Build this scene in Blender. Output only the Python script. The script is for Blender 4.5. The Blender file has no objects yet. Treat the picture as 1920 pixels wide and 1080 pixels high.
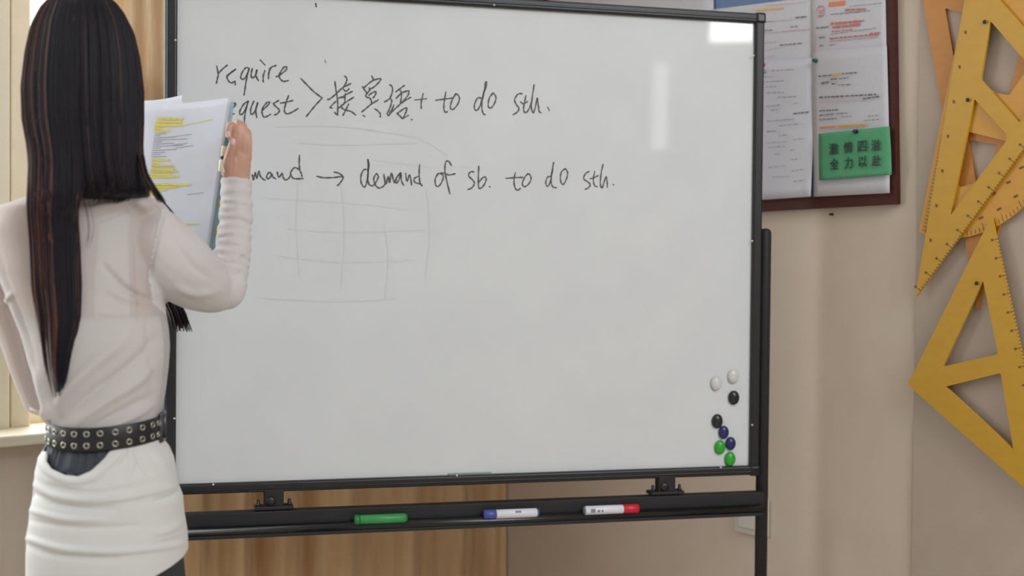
import bpy, bmesh, math, random
import numpy as np
from mathutils import Vector, Matrix
from mathutils.geometry import tessellate_polygon
random.seed(7); rng = np.random.default_rng(7)
S = bpy.context.scene; COL = S.collection
V = lambda *a: Vector(a)

# ------------------------------------------------------------------ camera
CAMZ = 1.24; F = 2400.0; PITCH = 0.0203; ROLL = 0.0091
fw = V(0, math.cos(PITCH), -math.sin(PITCH)); _r = V(1, 0, 0); _u = _r.cross(fw)
rt = _r*math.cos(ROLL) + _u*math.sin(ROLL); up = -_r*math.sin(ROLL) + _u*math.cos(ROLL)
CAM = V(0, 0, CAMZ)
cd = bpy.data.cameras.new('camera'); co = bpy.data.objects.new('camera', cd); COL.objects.link(co)
co.matrix_world = Matrix(((rt.x, up.x, -fw.x, CAM.x), (rt.y, up.y, -fw.y, CAM.y), (rt.z, up.z, -fw.z, CAM.z), (0, 0, 0, 1)))
cd.sensor_width = 36; cd.lens = 36*F/1920; cd.clip_start = .05; cd.clip_end = 100
cd.dof.use_dof = True; cd.dof.focus_distance = 2.25; cd.dof.aperture_fstop = 2.6
S.camera = co
# ------------------------------------------------------------------ view, sky, daylight and added lights
S.view_settings.view_transform = 'Standard'; S.view_settings.look = 'None'
S.view_settings.gamma = 1; S.view_settings.exposure = -0.67; S.view_settings.use_curve_mapping = False
wd = bpy.data.worlds.new('overcast_sky'); S.world = wd; wd.use_nodes = True
bg = wd.node_tree.nodes['Background']; bg.inputs[0].default_value = (.93, .97, 1, 1); bg.inputs[1].default_value = 3.2

# room plan: corner C0, window wall along D1, notice wall along D2
C0 = V(-.07, 3.38, 0); D1 = V(-.743, -.669, 0).normalized(); D2 = V(.669, -.743, 0).normalized(); Z = V(0, 0, 1)
L1, L2, HC = 4.6, 5.5, 3.55
def RP(a, b, z): return C0 + D1*a + D2*b + Z*z          # a along window wall, b along notice wall

def area(name, loc, facing, sx, sy, power, col=(1, 1, 1)):
    l = bpy.data.lights.new(name, 'AREA'); l.shape = 'RECTANGLE'; l.size = sx; l.size_y = sy; l.energy = power; l.color = col
    o = bpy.data.objects.new(name, l); COL.objects.link(o); o.location = loc
    o.rotation_euler = facing.to_track_quat('-Z', 'Y').to_euler(); return o
area('added_rear_key', RP(1.15, L2+.03, 3.2), (-D2 - Z*.25), 1.7, .5, 86, (.89, .945, 1))  # main light added high behind the camera, its window unseen
area('added_overhead_fill', RP(1.4, 4.0, HC-.05), -Z, 1.8, 1.8, 62, (.95, .975, 1))  # soft overhead fill added to lift the ambient, no fixture modelled
area('daylight_transom', RP(.40, L2+.06, 2.6), -D2, .42, .28, 9, (1, 1, 1))
area('daylight_slit', RP(.885, L2+.06, 2.12), -D2, .1, .5, .4, (1, 1, 1))
area('added_shoulder_light', RP(3.5, -.22, 1.75), D2, 1.2, 1.6, 46, (.93, .97, 1))  # added from an unseen opening to brighten the left shoulder
area('daylight_left_window', RP(1.55, -.22, 1.75), D2, 2.0, 1.6, 72, (.93, .97, 1))

# ------------------------------------------------------------------ helpers
def ray(px, py): return fw + rt*((px-960)/F) + up*((540-py)/F)
def P(px, py, d): return CAM + ray(px, py)*d
def proj(p):
    q = p-CAM; z = q.dot(fw); return 960+F*q.dot(rt)/z, 540-F*q.dot(up)/z
def hit(px, py, p0, n):
    r = ray(px, py); return CAM + r*((p0-CAM).dot(n)/r.dot(n))

def mat(name, col, rough=.6, metal=0, coat=0, coat_rough=.05, spec=.5, alpha=1, trans=None, noise=None, bump=None, sheen=0):
    m = bpy.data.materials.new(name); m.use_nodes = True; nt = m.node_tree; b = nt.nodes['Principled BSDF']
    b.inputs['Base Color'].default_value = (*col, 1); b.inputs['Roughness'].default_value = rough
    b.inputs['Metallic'].default_value = metal; b.inputs['Coat Weight'].default_value = coat
    b.inputs['Coat Roughness'].default_value = coat_rough; b.inputs['Specular IOR Level'].default_value = spec
    b.inputs['Alpha'].default_value = alpha; b.inputs['Sheen Weight'].default_value = sheen
    tc = nt.nodes.new('ShaderNodeTexCoord')
    if noise:
        sc, amt, col2 = noise
        n = nt.nodes.new('ShaderNodeTexNoise'); n.inputs['Detail'].default_value = 5
        mp = nt.nodes.new('ShaderNodeMapping'); mp.inputs['Scale'].default_value = sc if isinstance(sc, tuple) else (sc, sc, sc)
        nt.links.new(tc.outputs['Object'], mp.inputs[0]); nt.links.new(mp.outputs[0], n.inputs[0])
        mr = nt.nodes.new('ShaderNodeMapRange'); mr.inputs[1].default_value = .35; mr.inputs[2].default_value = .65; mr.inputs[4].default_value = amt
        nt.links.new(n.outputs[0], mr.inputs[0])
        mx = nt.nodes.new('ShaderNodeMix'); mx.data_type = 'RGBA'
        mx.inputs[6].default_value = (*col, 1); mx.inputs[7].default_value = (*col2, 1)
        nt.links.new(mr.outputs[0], mx.inputs[0]); nt.links.new(mx.outputs[2], b.inputs['Base Color'])
    if bump:
        sc, st, dist = bump
        n = nt.nodes.new('ShaderNodeTexNoise'); n.inputs['Detail'].default_value = 4
        mp = nt.nodes.new('ShaderNodeMapping'); mp.inputs['Scale'].default_value = sc if isinstance(sc, tuple) else (sc, sc, sc)
        nt.links.new(tc.outputs['Object'], mp.inputs[0]); nt.links.new(mp.outputs[0], n.inputs[0])
        bp = nt.nodes.new('ShaderNodeBump'); bp.inputs['Strength'].default_value = st; bp.inputs['Distance'].default_value = dist
        nt.links.new(n.outputs[0], bp.inputs['Height']); nt.links.new(bp.outputs[0], b.inputs['Normal'])
    if trans:
        w, tcol = trans
        t = nt.nodes.new('ShaderNodeBsdfTranslucent'); t.inputs[0].default_value = (*tcol, 1)
        ms = nt.nodes.new('ShaderNodeMixShader'); ms.inputs[0].default_value = w
        out = nt.nodes['Material Output']
        nt.links.new(b.outputs[0], ms.inputs[1]); nt.links.new(t.outputs[0], ms.inputs[2]); nt.links.new(ms.outputs[0], out.inputs[0])
    return m

def sr(r, g, b):   # sRGB 0-255 -> linear
    f = lambda c: (c/255)/12.92 if c/255 <= .04045 else ((c/255+.055)/1.055)**2.4
    return (f(r), f(g), f(b))

class MB:
    def __init__(s): s.v = []; s.f = []; s.m = []; s.cur = 0; s.smooth = []
    def add(s, vs, fs, smooth=False):
        o = len(s.v); s.v += [tuple(v) for v in vs]; s.f += [tuple(i+o for i in f) for f in fs]
        s.m += [s.cur]*len(fs); s.smooth += [smooth]*len(fs); return s
    def box(s, o, a, b, c):       # corner o, edge vectors a, b, c
        vs = [o, o+a, o+a+b, o+b, o+c, o+a+c, o+a+b+c, o+b+c]
        fs = [(3, 2, 1, 0), (4, 5, 6, 7), (0, 1, 5, 4), (1, 2, 6, 5), (2, 3, 7, 6), (3, 0, 4, 7)]
        if a.cross(b).dot(c) < 0: fs = [f[::-1] for f in fs]
        return s.add(vs, fs)
    def cbox(s, c, a, b, d): return s.box(c-a/2-b/2-d/2, a, b, d)
    def bbox(s, c, a, b, d, r):   # bevelled box: centre and full edge vectors, bevel radius
        bm = bmesh.new(); bmesh.ops.create_cube(bm, size=1)
        la, lb, lc = a.length, b.length, d.length
        for v in bm.verts: v.co = V(v.co.x*la, v.co.y*lb, v.co.z*lc)
        bmesh.ops.bevel(bm, geom=bm.edges[:], offset=r, segments=3, affect='EDGES', profile=.5)
        A, B, C = a/la, b/lb, d/lc; bm.verts.index_update()
        vs = [c+A*v.co.x+B*v.co.y+C*v.co.z for v in bm.verts]; fl = A.cross(B).dot(C) < 0
        fs = [[v.index for v in f.verts] for f in bm.faces]; bm.free()
        return s.add(vs, [f[::-1] for f in fs] if fl else fs)
    def tube(s, pts, rad, n=12, caps=True, smooth=True, flat=None, flatk=1):
        pts = [Vector(p) for p in pts]; k = len(pts)
        if not hasattr(rad, '__len__'): rad = [rad]*k
        T = [(pts[min(i+1, k-1)]-pts[max(i-1, 0)]).normalized() for i in range(k)]
        ref = flat or (Z if abs(T[0].z) < .9 else V(0, 1, 0))
        vs = []; fs = []
        x = ref.cross(T[0]).normalized()
        for i in range(k):
            if flat: x = ref.cross(T[i]).normalized()
            else: x = (x - T[i]*x.dot(T[i])).normalized()
            y = T[i].cross(x)
            for j in range(n):
                a = 2*math.pi*j/n; vs.append(pts[i] + x*(math.cos(a)*rad[i]) + y*(math.sin(a)*rad[i]*flatk))
        for i in range(k-1):
            for j in range(n):
                j2 = (j+1) % n; fs.append((i*n+j, i*n+j2, (i+1)*n+j2, (i+1)*n+j))
        if caps: fs.append(tuple(range(n))[::-1]); fs.append(tuple((k-1)*n+j for j in range(n)))
        return s.add(vs, fs, smooth)
    def lathe(s, c, axis, prof, n=24):   # prof: (radius, along)
        axis = axis.normalized(); x = axis.orthogonal().normalized(); y = axis.cross(x)
        vs = []; fs = []; k = len(prof)
        for r, h in prof:
            for j in range(n):
                a = 2*math.pi*j/n; vs.append(c+axis*h+(x*math.cos(a)+y*math.sin(a))*r)
        for i in range(k-1):
            for j in range(n):
                j2 = (j+1) % n; fs.append((i*n+j, i*n+j2, (i+1)*n+j2, (i+1)*n+j))
        fs.append(tuple(range(n))[::-1]); fs.append(tuple((k-1)*n+j for j in range(n)))
        return s.add(vs, fs, True)
    def ball(s, c, rx, ry, rz, ax=None, n=24, m=14):
        X, Y, ZZ = ax or (V(1, 0, 0), V(0, 1, 0), V(0, 0, 1)); vs = [c+ZZ*rz]; fs = []
        for i in range(1, m):
            t = math.pi*i/m
            for j in range(n):
                a = 2*math.pi*j/n; vs.append(c+X*(rx*math.sin(t)*math.cos(a))+Y*(ry*math.sin(t)*math.sin(a))+ZZ*(rz*math.cos(t)))
        vs.append(c-ZZ*rz)
        for j in range(n): fs.append((0, 1+j, 1+(j+1) % n))
        for i in range(m-2):
            for j in range(n): fs.append((1+i*n+j, 1+(i+1)*n+j, 1+(i+1)*n+(j+1) % n, 1+i*n+(j+1) % n))
        L = len(vs)-1
        for j in range(n): fs.append((L, 1+(m-2)*n+(j+1) % n, 1+(m-2)*n+j))
        return s.add(vs, fs, True)
    def torus(s, c, axis, R, r, n=18, m=8):
        axis = axis.normalized(); x = axis.orthogonal().normalized(); y = axis.cross(x); vs = []; fs = []
        for i in range(n):
            a = 2*math.pi*i/n; e = x*math.cos(a)+y*math.sin(a)
            for j in range(m):
                t = 2*math.pi*j/m; vs.append(c+e*(R+r*math.cos(t))+axis*(r*math.sin(t)))
        for i in range(n):
            for j in range(m): fs.append((i*m+j, ((i+1) % n)*m+j, ((i+1) % n)*m+(j+1) % m, i*m+(j+1) % m))
        return s.add(vs, fs, True)
    def prism(s, loops, nrm, t):   # planar polygon (outer loop, then holes) of world points, extruded by t along nrm
        loops = [[Vector(p) for p in l] for l in loops]
        tris = tessellate_polygon(loops); flat = [p for l in loops for p in l]; n = len(flat)
        vs = [p for p in flat] + [p+nrm*t for p in flat]; fs = []
        for a, b, c in tris:
            if (flat[b]-flat[a]).cross(flat[c]-flat[a]).dot(nrm) < 0: b, c = c, b
            fs.append((a+n, b+n, c+n)); fs.append((c, b, a))
        o = 0
        for l in loops:
            k = len(l)
            for i in range(k):
                i2 = (i+1) % k; fs.append((o+i, o+i2, o+i2+n, o+i+n))
            o += k
        return s.add(vs, fs)
    def grid(s, rows, closed=False, smooth=True):
        k = len(rows[0]); vs = [p for r in rows for p in r]; fs = []
        for i in range(len(rows)-1):
            for j in range(k if closed else k-1):
                j2 = (j+1) % k; fs.append((i*k+j, i*k+j2, (i+1)*k+j2, (i+1)*k+j))
        return s.add(vs, fs, smooth)
    def build(s, name, mats, parent=None, label=None, cat=None, group=None, kind=None, fix=False):
        me = bpy.data.meshes.new(name)
        vs = np.array(s.v, dtype=float)
        if parent is None:
            og = Vector(((vs[:, 0].min()+vs[:, 0].max())/2, (vs[:, 1].min()+vs[:, 1].max())/2, vs[:, 2].min()))
        else: og = V(0, 0, 0)
        me.from_pydata([tuple(v) for v in (vs-np.array(og))], [], s.f)
        for m in (mats if isinstance(mats, (list, tuple)) else [mats]): me.materials.append(m)
        me.polygons.foreach_set('material_index', s.m); me.polygons.foreach_set('use_smooth', s.smooth)
        if fix:
            bm = bmesh.new(); bm.from_mesh(me); bmesh.ops.recalc_face_normals(bm, faces=bm.faces[:]); bm.to_mesh(me); bm.free()
        me.update()
        o = bpy.data.objects.new(name, me); COL.objects.link(o)
        link(o, parent, og); tag(o, label, cat, group, kind); return o

def link(o, parent, og=V(0, 0, 0)):
    if parent is None: o.location = og
    else:
        o.parent = parent; w = V(0, 0, 0); q = parent
        while q: w += q.location; q = q.parent
        o.location = -w
def tag(o, label=None, cat=None, group=None, kind=None):
    if label: o['label'] = label
    if cat: o['category'] = cat
    if group: o['group'] = group
    if kind: o['kind'] = kind
def thing(name, loc, label, cat, group=None):
    o = bpy.data.objects.new(name, None); o.empty_display_size = .05; COL.objects.link(o); o.location = loc
    tag(o, label, cat, group); return o
def lerp(tab, y):
    ys = [t[0] for t in tab]; return [float(np.interp(y, ys, [t[i] for t in tab])) for i in range(1, len(tab[0]))]
def spline(pts, n=6):
    pts = [np.array(p, float) for p in pts]
    if len(pts) < 3: return pts
    out = []
    for i in range(len(pts)-1):
        p0 = pts[max(i-1, 0)]; p1 = pts[i]; p2 = pts[i+1]; p3 = pts[min(i+2, len(pts)-1)]
        for t in np.linspace(0, 1, n, endpoint=False):
            out.append(.5*(2*p1+(p2-p0)*t+(2*p0-5*p1+4*p2-p3)*t*t+(3*p1-p0-3*p2+p3)*t**3))
    out.append(pts[-1]); return out

# ------------------------------------------------------------------ materials
M = {}
M['wall'] = mat('wall_paint', sr(208, 193, 177), .75, noise=(2.2, .35, sr(200, 183, 165)), bump=(60, .08, .01))
M['wall_b'] = mat('wall_paint_pinkish', sr(184, 169, 156), .75, noise=(2.5, .4, sr(175, 159, 146)), bump=(60, .08, .01))
M['plain'] = mat('rear_wall_paint', sr(196, 194, 190), .8, noise=(2, .2, sr(184, 181, 176)))
M['ceil'] = mat('ceiling_paint', sr(222, 220, 214), .8, noise=(2, .2, sr(212, 210, 205)))
M['floor'] = mat('floor_tiles', sr(206, 198, 184), .5, noise=(4, .5, sr(192, 182, 166)))
M['cream'] = mat('cream_gloss_paint', sr(226, 220, 200), .4, noise=(6, .3, sr(214, 206, 184)))
M['tan'] = mat('tan_sill_paint', sr(216, 188, 150), .5, noise=(8, .3, sr(205, 176, 138)))
M['glass'] = bpy.data.materials.new('window_glass'); M['glass'].use_nodes = True
nt = M['glass'].node_tree; b = nt.nodes['Principled BSDF']; nt.nodes.remove(b)
tr = nt.nodes.new('ShaderNodeBsdfTransparent'); gl = nt.nodes.new('ShaderNodeBsdfGlossy'); gl.inputs['Roughness'].default_value = .02
mx = nt.nodes.new('ShaderNodeMixShader'); mx.inputs[0].default_value = .05
nt.links.new(tr.outputs[0], mx.inputs[1]); nt.links.new(gl.outputs[0], mx.inputs[2]); nt.links.new(mx.outputs[0], nt.nodes['Material Output'].inputs[0])
M['curtain'] = mat('golden_satin', sr(218, 186, 144), .36, sheen=.3, noise=((9, 9, 1.0), .6, sr(204, 156, 106)), trans=(.05, sr(205, 175, 130)), bump=((40, 40, 5), .15, .01))
M['board'] = mat('whiteboard_enamel', sr(219, 222, 226), .55, spec=.12, coat=1, coat_rough=.035, noise=(1.6, .5, sr(212, 215, 220)))
M['black'] = mat('black_painted_metal', sr(30, 30, 33), .38, noise=(30, .4, sr(38, 37, 40)))
M['black_g'] = mat('black_gloss_plastic', sr(24, 24, 27), .25, noise=(30, .4, sr(32, 31, 35)))
M['black_m'] = mat('black_matte_metal', sr(27, 26, 30), .6, noise=(30, .4, sr(33, 32, 36)))
M['steel'] = mat('bright_steel', (.75, .75, .74), .3, metal=1)
M['edge_grey'] = mat('edge_highlight_label_grey', sr(150, 165, 165), .35, metal=.6)
M['ink'] = mat('dry_marker_ink', sr(74, 71, 74), .55, noise=(120, .7, sr(108, 106, 108)))
M['ghost'] = mat('erased_marker_trace', sr(212, 214, 217), .5)
def flat(name, r, g, b, rough=.55): return mat(name, sr(r, g, b), rough, noise=(25, .25, sr(max(r-12, 0), max(g-12, 0), max(b-12, 0))))
M['paper'] = flat('white_paper', 200, 200, 209, .7)
M['paper2'] = mat('bright_paper', sr(246, 247, 252), .7, trans=(.45, sr(240, 243, 250)), noise=(9, .2, sr(226, 228, 236)))
M['text'] = flat('printed_text', 136, 133, 141)
M['textd'] = flat('dark_printed_text', 98, 94, 103)
M['pink'] = flat('pink_pencil', 205, 165, 172)
M['red'] = flat('red_pencil', 198, 108, 96)
M['orange'] = flat('orange_highlighter', 222, 128, 84)
M['yellow'] = flat('yellow_highlighter', 222, 178, 66)
M['lemon'] = flat('lemon_highlighter', 214, 204, 78)
M['green_card'] = flat('green_card', 84, 160, 118, .7)
M['card_ink'] = flat('card_ink', 36, 56, 44)
M['frame_wood'] = mat('dark_red_brown_wood', sr(80, 42, 36), .6, spec=.25, noise=((8, 8, 60), .6, sr(64, 32, 28)), bump=((10, 10, 90), .1, .003))
M['felt'] = flat('blue_felt', 112, 136, 176, .9)
M['sq'] = mat('yellow_wood', sr(198, 152, 36), .42, noise=((6, 6, 14), .4, sr(190, 142, 32)))
M['sq2'] = mat('orange_wood', sr(192, 128, 52), .45, noise=((6, 6, 14), .4, sr(178, 114, 44)))
M['sq3'] = mat('amber_wood', sr(206, 150, 52), .42, noise=((6, 6, 14), .4, sr(196, 138, 46)))
M['mark'] = flat('scale_print', 124, 82, 26)
M['plate'] = flat('switch_plate', 206, 202, 194, .4)

# ------------------------------------------------------------------ room shell
T = .2
def slab(name, a0, b0, z0, a1, b1, z1, m, kind='structure', mb=None, bake=True):
    mb = mb or MB(); mb.box(RP(a0, b0, z0), D1*(a1-a0), D2*(b1-b0), Z*(z1-z0))
    if bake: return mb.build(name, m, kind=kind, fix=True)
slab('floor', -T, -T, -.1, L1+T, L2+T, 0, M['floor'])
slab('ceiling', -T, -T, HC, L1+T, L2+T, HC+.1, M['ceil'])
# window wall (left in the photo): opening a .50-2.60, z .925-2.6
wa0, wa1, wz0, wz1 = .50, 2.60, .875, 2.62
mb = MB()
for q in ((-T, -T, 0, wa0, 0, HC), (wa1, -T, 0, 2.88, 0, HC), (4.12, -T, 0, L1+T, 0, HC), (wa0, -T, 0, wa1, 0, wz0), (wa0, -T, wz1, wa1, 0, HC), (2.88, -T, 0, 4.12, 0, wz0), (2.88, -T, wz1, 4.12, 0, HC)):
    slab('', *q, None, mb=mb, bake=False)
mb.build('wall_left', M['wall'], kind='structure', fix=True)
# notice wall (right in the photo), with a thin raised panel beyond the seam
SEAM = (hit(1716, 700, C0, D1)-C0).dot(D2)
slab('wall_right', -T, 0, 0, 0, L2, HC, M['wall'])
mb = MB(); mb.bbox(RP(.0025, (SEAM+L2)/2, HC/2), D2*(L2-SEAM), Z*(HC-.002), D1*.005, .0015)
mb.build('trim_1', M['wall_b'], kind='structure', fix=True)
slab('wall_front', L1, 0, 0, L1+T, L2, HC, M['plain'])
mb = MB()   # rear wall with an added high opening for the main light, a small transom and a slit window
ops = [(.5-.001, .5)]
def rear(a0, a1, z0, z1): slab('', a0, L2, z0, a1, L2+T, z1, None, mb=mb, bake=False)
rear(-T, .19, 0, HC); rear(.19, .61, 0, 2.46); rear(.19, .61, 2.74, 2.93); rear(.61, .835, 0, 2.93)
rear(.835, .935, 0, 1.87); rear(.835, .935, 2.37, 2.93); rear(.935, 2.02, 0, 2.93); rear(.19, 2.02, 3.47, HC); rear(2.02, L1+T, 0, HC)
mb.build('wall_back', M['plain'], kind='structure', fix=True)

# left window: frame, glazing, sill
wn = bpy.data.objects.new('window_1', None); COL.objects.link(wn); wn.location = RP(1.5, -.1, wz0); wn['kind'] = 'structure'
mb = MB()
def bar(a0, a1, z0, z1, b0=-.13, b1=-.06, r=.004): mb.bbox(RP((a0+a1)/2, (b0+b1)/2, (z0+z1)/2), D1*(a1-a0), D2*(b1-b0), Z*(z1-z0), r)
bar(wa0, wa0+.05, wz0, wz1); bar(wa1-.05, wa1, wz0, wz1); bar(wa0, wa1, wz0+.01, .924, -.13, -.07); bar(wa0, wa1, wz1-.05, wz1)
bar(1.196, 1.236, wz0, wz1, -.125, -.03); bar(1.241, 1.33, wz0, wz1, -.125, -.02)
bar(wa0, 1.2, 1.55, 1.61, -.12, -.065); bar(1.33, wa1, 1.55, 1.61, -.12, -.065)
mb.build('window_frame', M['cream'], wn)
mb = MB(); mb.box(RP(wa0+.04, -.10, wz0+.04), D1*(wa1-wa0-.08), D2*.005, Z*(wz1-wz0-.08)); mb.build('window_pane', M['glass'], wn)
mb = MB(); mb.bbox(RP((wa0+wa1)/2, -.018, .886), D1*(wa1-wa0+.0), D2*.216, Z*.022, .005); mb.build('window_sill', M['cream'], wn)

w2 = bpy.data.objects.new('added_window', None); COL.objects.link(w2); w2.location = RP(3.5, -.1, wz0); w2['kind'] = 'structure'  # out-of-view window added around the shoulder light
mb = MB()
bar(2.88, 2.93, wz0, wz1); bar(4.07, 4.12, wz0, wz1); bar(2.88, 4.12, wz0, .925); bar(2.88, 4.12, wz1-.05, wz1); bar(3.48, 3.52, wz0, wz1)
mb.build('window_frame', M['cream'], w2)
mb = MB(); mb.box(RP(2.91, -.10, .91), D1*1.18, D2*.005, Z*(wz1-.94)); mb.build('window_pane', M['glass'], w2)

# curtain drawn over the inner end of the window and the corner
rows = []
ca0, ca1 = .0, 1.085
for i in range(26):
    z = .04+(HC-.08)*i/25; r = []
    for j in range(420):
        t = j/419; a = ca0+(ca1-ca0)*t
        ph = 2*math.pi*(a*6.8 + .3*math.sin(a*7+.6))
        amp = .022*(1-.25*math.sin(z*1.3+a*5))
        off = .075+amp*math.sin(ph)+.008*math.sin(2.3*ph+z)+.010*math.sin(a*40+z*1.1)*.4
        r.append(RP(a+.004*math.sin(z*2+a*9), off, z))
    rows.append(r)
mb = MB(); mb.grid(rows)
cu = mb.build('curtain', M['curtain'], label='golden brown satin curtain hanging in the corner behind the whiteboard', cat='curtain')
so = cu.modifiers.new('cloth_thickness', 'SOLIDIFY'); so.thickness = .003

# ------------------------------------------------------------------ whiteboard on its stand
YAW = .2492; BL = V(-.6007, 2.2873, .8357); BD = V(math.cos(YAW), math.sin(YAW), 0); BN = V(math.sin(YAW), -math.cos(YAW), 0)
BW, BH = 1.1141, .885
def BP(k, h, o=0): return BL+BD*k+Z*h+BN*o
def bk(px, py, o=0):
    p = hit(px, py, BL+BN*o, BN); return (p-BL).dot(BD), p.z-BL.z
wb = thing('whiteboard', BP(BW/2, -BL.z), 'white enamel whiteboard with handwritten English notes on a black wheeled stand', 'whiteboard')
mb = MB(); mb.box(BP(-.005, -.005, -.012), BD*(BW+.01), Z*(BH+.01), BN*.012); panel = mb.build('panel', M['board'], wb)
FWD = .018
mb = MB()
def rail(k0, h0, k1, h1):   # frame rail: outer tube with an inner step
    mb.bbox(BP((k0+k1)/2, (h0+h1)/2, -.004), BD*(k1-k0), Z*(h1-h0), BN*.028, .004)
rail(-FWD, BH-.001, BW+FWD, BH+FWD); rail(-FWD, -FWD, BW+FWD, .001); rail(-FWD, -FWD, .001, BH+FWD); rail(BW-.001, -FWD, BW+FWD, BH+FWD)
mb.build('frame', M['black'], wb)
for nm, (k0, h0, k1, h1) in {'t': (0, BH+.006, BW, BH+.0095), 'b': (0, -.0125, BW, -.009)}.items():
    mb = MB(); mb.bbox(BP((k0+k1)/2, (h0+h1)/2, .0105), BD*(k1-k0), Z*(h1-h0), BN*.003, .0012); mb.build('frame_ridge', M['black_g'], wb)
mb = MB(); mb.bbox(BP(-FWD-.002, BH/2, -.006), BD*.004, Z*(BH+.03), BN*.02, .001); mb.build('edge_highlight', M['edge_grey'], wb, label='grey strip for the highlight on the left frame edge')  # bright highlight on the left frame edge, put in as a pale strip
for k, h in ((-FWD/2, -FWD/2), (BW+FWD/2, -FWD/2), (-FWD/2, BH+FWD/2), (BW+FWD/2, BH+FWD/2)):
    mb = MB(); mb.bbox(BP(k, h, -.003), BD*.022, Z*.022, BN*.031, .005); mb.build('corner_cap', M['black_g'], wb)
# poles
PR = .0125; KR = BW+FWD+.0135; KL = -FWD-.017
ztop = hit(1433, 428, BP(KR, 0), BN).z
for k in (KL, KR):
    mb = MB(); b0 = BP(k, 0, -.006); b0.z = .06
    t0 = Vector((b0.x, b0.y, ztop))
    mb.tube([b0, t0-Z*.012, t0-Z*.006, t0-Z*.002, t0], [PR, PR, PR*.93, PR*.7, PR*.25], 20); mb.build('pole', M['black_m'], wb)
    mb = MB(); mb.bbox(Vector((b0.x, b0.y, .075)), BN*.5, BD*.04, Z*.03, .006); mb.build('foot_bar', M['black_m'], wb)
    for sgn in (-1, 1):
        mb = MB(); c = Vector((b0.x, b0.y, .03))+BN*(.22*sgn); mb.lathe(c-BD*.012, BD, [(.012, 0), (.028, .001), (.03, .005), (.03, .019), (.028, .023), (.012, .024)], 20)
        mb.tube([c+Z*.0, c+Z*.04], .008, 10); mb.build('caster', M['black_g'], wb)
# crossbar with marker lip (pixel rows measured on the photo)
kc = []; OB = .02
zt0 = bk(345, 963, OB)[1]; zt1 = bk(1400, 925, OB)[1]; zb0 = bk(345, 1014, OB)[1]; zb1 = bk(1400, 969, OB)[1]
zt = (zt0+zt1)/2; zb = (zb0+zb1)/2
mb = MB(); mb.bbox(BP((KL+KR)/2, (zt+zb)/2+.006, .004), BD*(KR-KL-.008), Z*(zt-zb-.014), BN*.026, .002); cb = mb.build('crossbar', M['black_m'], wb)
lr = .0115; lh = zb+lr+.001
mb = MB(); mb.tube([BP(KL+.012, lh, .022), BP(KR-.010, lh, .022)], lr, 20); mb.build('tray_lip', M['black_g'], cb)
mb = MB(); mb.bbox(BP((KL+KR)/2, lh-.006, .018), BD*(KR-KL-.03), Z*.006, BN*.035, .001); mb.build('tray_base', M['black_m'], cb)
# pivot brackets between board and crossbar
for px, pya, pyb in ((513, 912, 950), (1247, 897, 932)):
    k = bk(px, (pya+pyb)/2, .0)[0]
    br = MB(); hm = (-FWD+zt)/2
    br.bbox(BP(k, hm+.001, .0), BD*.036, Z*(-FWD-zt+.010), BN*.022, .003)
    br.bbox(BP(k, zt+.004, .001), BD*.07, Z*.007, BN*.03, .002)
    bo = br.build('pivot_bracket', M['black_m'], wb)
    for s_ in (-1, 1):
        mb = MB(); c = BP(k+.028*s_, zt+.006, .006); mb.lathe(c, Z, [(.0045, 0), (.0045, .005), (.003, .006), (.003, .012), (.001, .0135)], 10); mb.build('bolt', M['black'], bo)
    mb = MB(); mb.lathe(BP(k-.006, hm, .010), BN, [(.009, 0), (.009, .003), (.006, .005), (.001, .0055)], 14); mb.build('pivot_knob', M['black'], bo)
# little bright screws in the frame
for px, py in ((400, 909), (857, 892), (1411, 797), (1411, 452), (329, 75), (927, 9), (1352, 877), (327, 785), (1414, 104)):
    k, h = bk(px, py, .011); mb = MB(); mb.lathe(BP(k, h, .009), BN, [(.0022, 0), (.0022, .001), (.0012, .0022)], 10); mb.build('screw', M['steel'], wb)
mb = MB()
k0, h0 = bk(840, 888, 0); k1, h1 = bk(921, 885, 0)
mb.bbox(BP((k0+k1)/2, .0025, .0015), BD*(k1-k0), Z*.005, BN*.003, .0008); mb.build('edge_label', M['edge_grey'], wb, label='thin grey label strip on the bottom edge')

# handwriting
def ribbon(mb, pts2d, w, o, map2):
    pts = [np.array(p) for p in spline(pts2d, 7)]
    if len(pts) == 1: pts = [pts[0]-np.array([1., 1.]), pts[0]+np.array([1., 1.])]
    W = [map2(*p) for p in pts]; n = len(W); L = []; R = []
    for i in range(n):
        t = (W[min(i+1, n-1)]-W[max(i-1, 0)])
        if t.length < 1e-6: t = BD.copy()
        t.normalize(); s_ = BN.cross(t); e = .65 if i in (0, n-1) else 1
        ww = w*e*(.82+.3*abs(t.dot(Z))*0+.18*math.sin(i*.9+n))
        L.append(W[i]+s_*ww/2); R.append(W[i]-s_*ww/2)
    vs = L+R; fs = [(n+i, n+i+1, i+1, i) for i in range(n-1)]; mb.add(vs, fs)
    for c in (W[0], W[-1]):
        m = 8; x = BD; y = Z
        mb.add([c]+[c+(x*math.cos(6.283*j/m)+y*math.sin(6.283*j/m))*w*.40 for j in range(m)], [(0, 1+j, 1+(j+1) % m) for j in range(m)])
_lift = [0]
def write(crop, strokes, w=.0033):
    mb = MB(); x0, y0, sc = crop
    for st in strokes:
        _lift[0] += 1; o = .00035+.00002*(_lift[0] % 12)
        ribbon(mb, st, w, o, lambda x, y: (lambda kh: BP(kh[0], kh[1], o))(bk(x0+x/sc, y0+y/sc)))
    return mb
C1 = (390, 100, 8.306); C2 = (540, 130, 10.8); C3 = (610, 130, 10.283); C4 = (760, 140, 6.857); C5 = (460, 280, 9.6); C6 = (660, 290, 7.111); C7 = (930, 295, 8.0)
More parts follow.
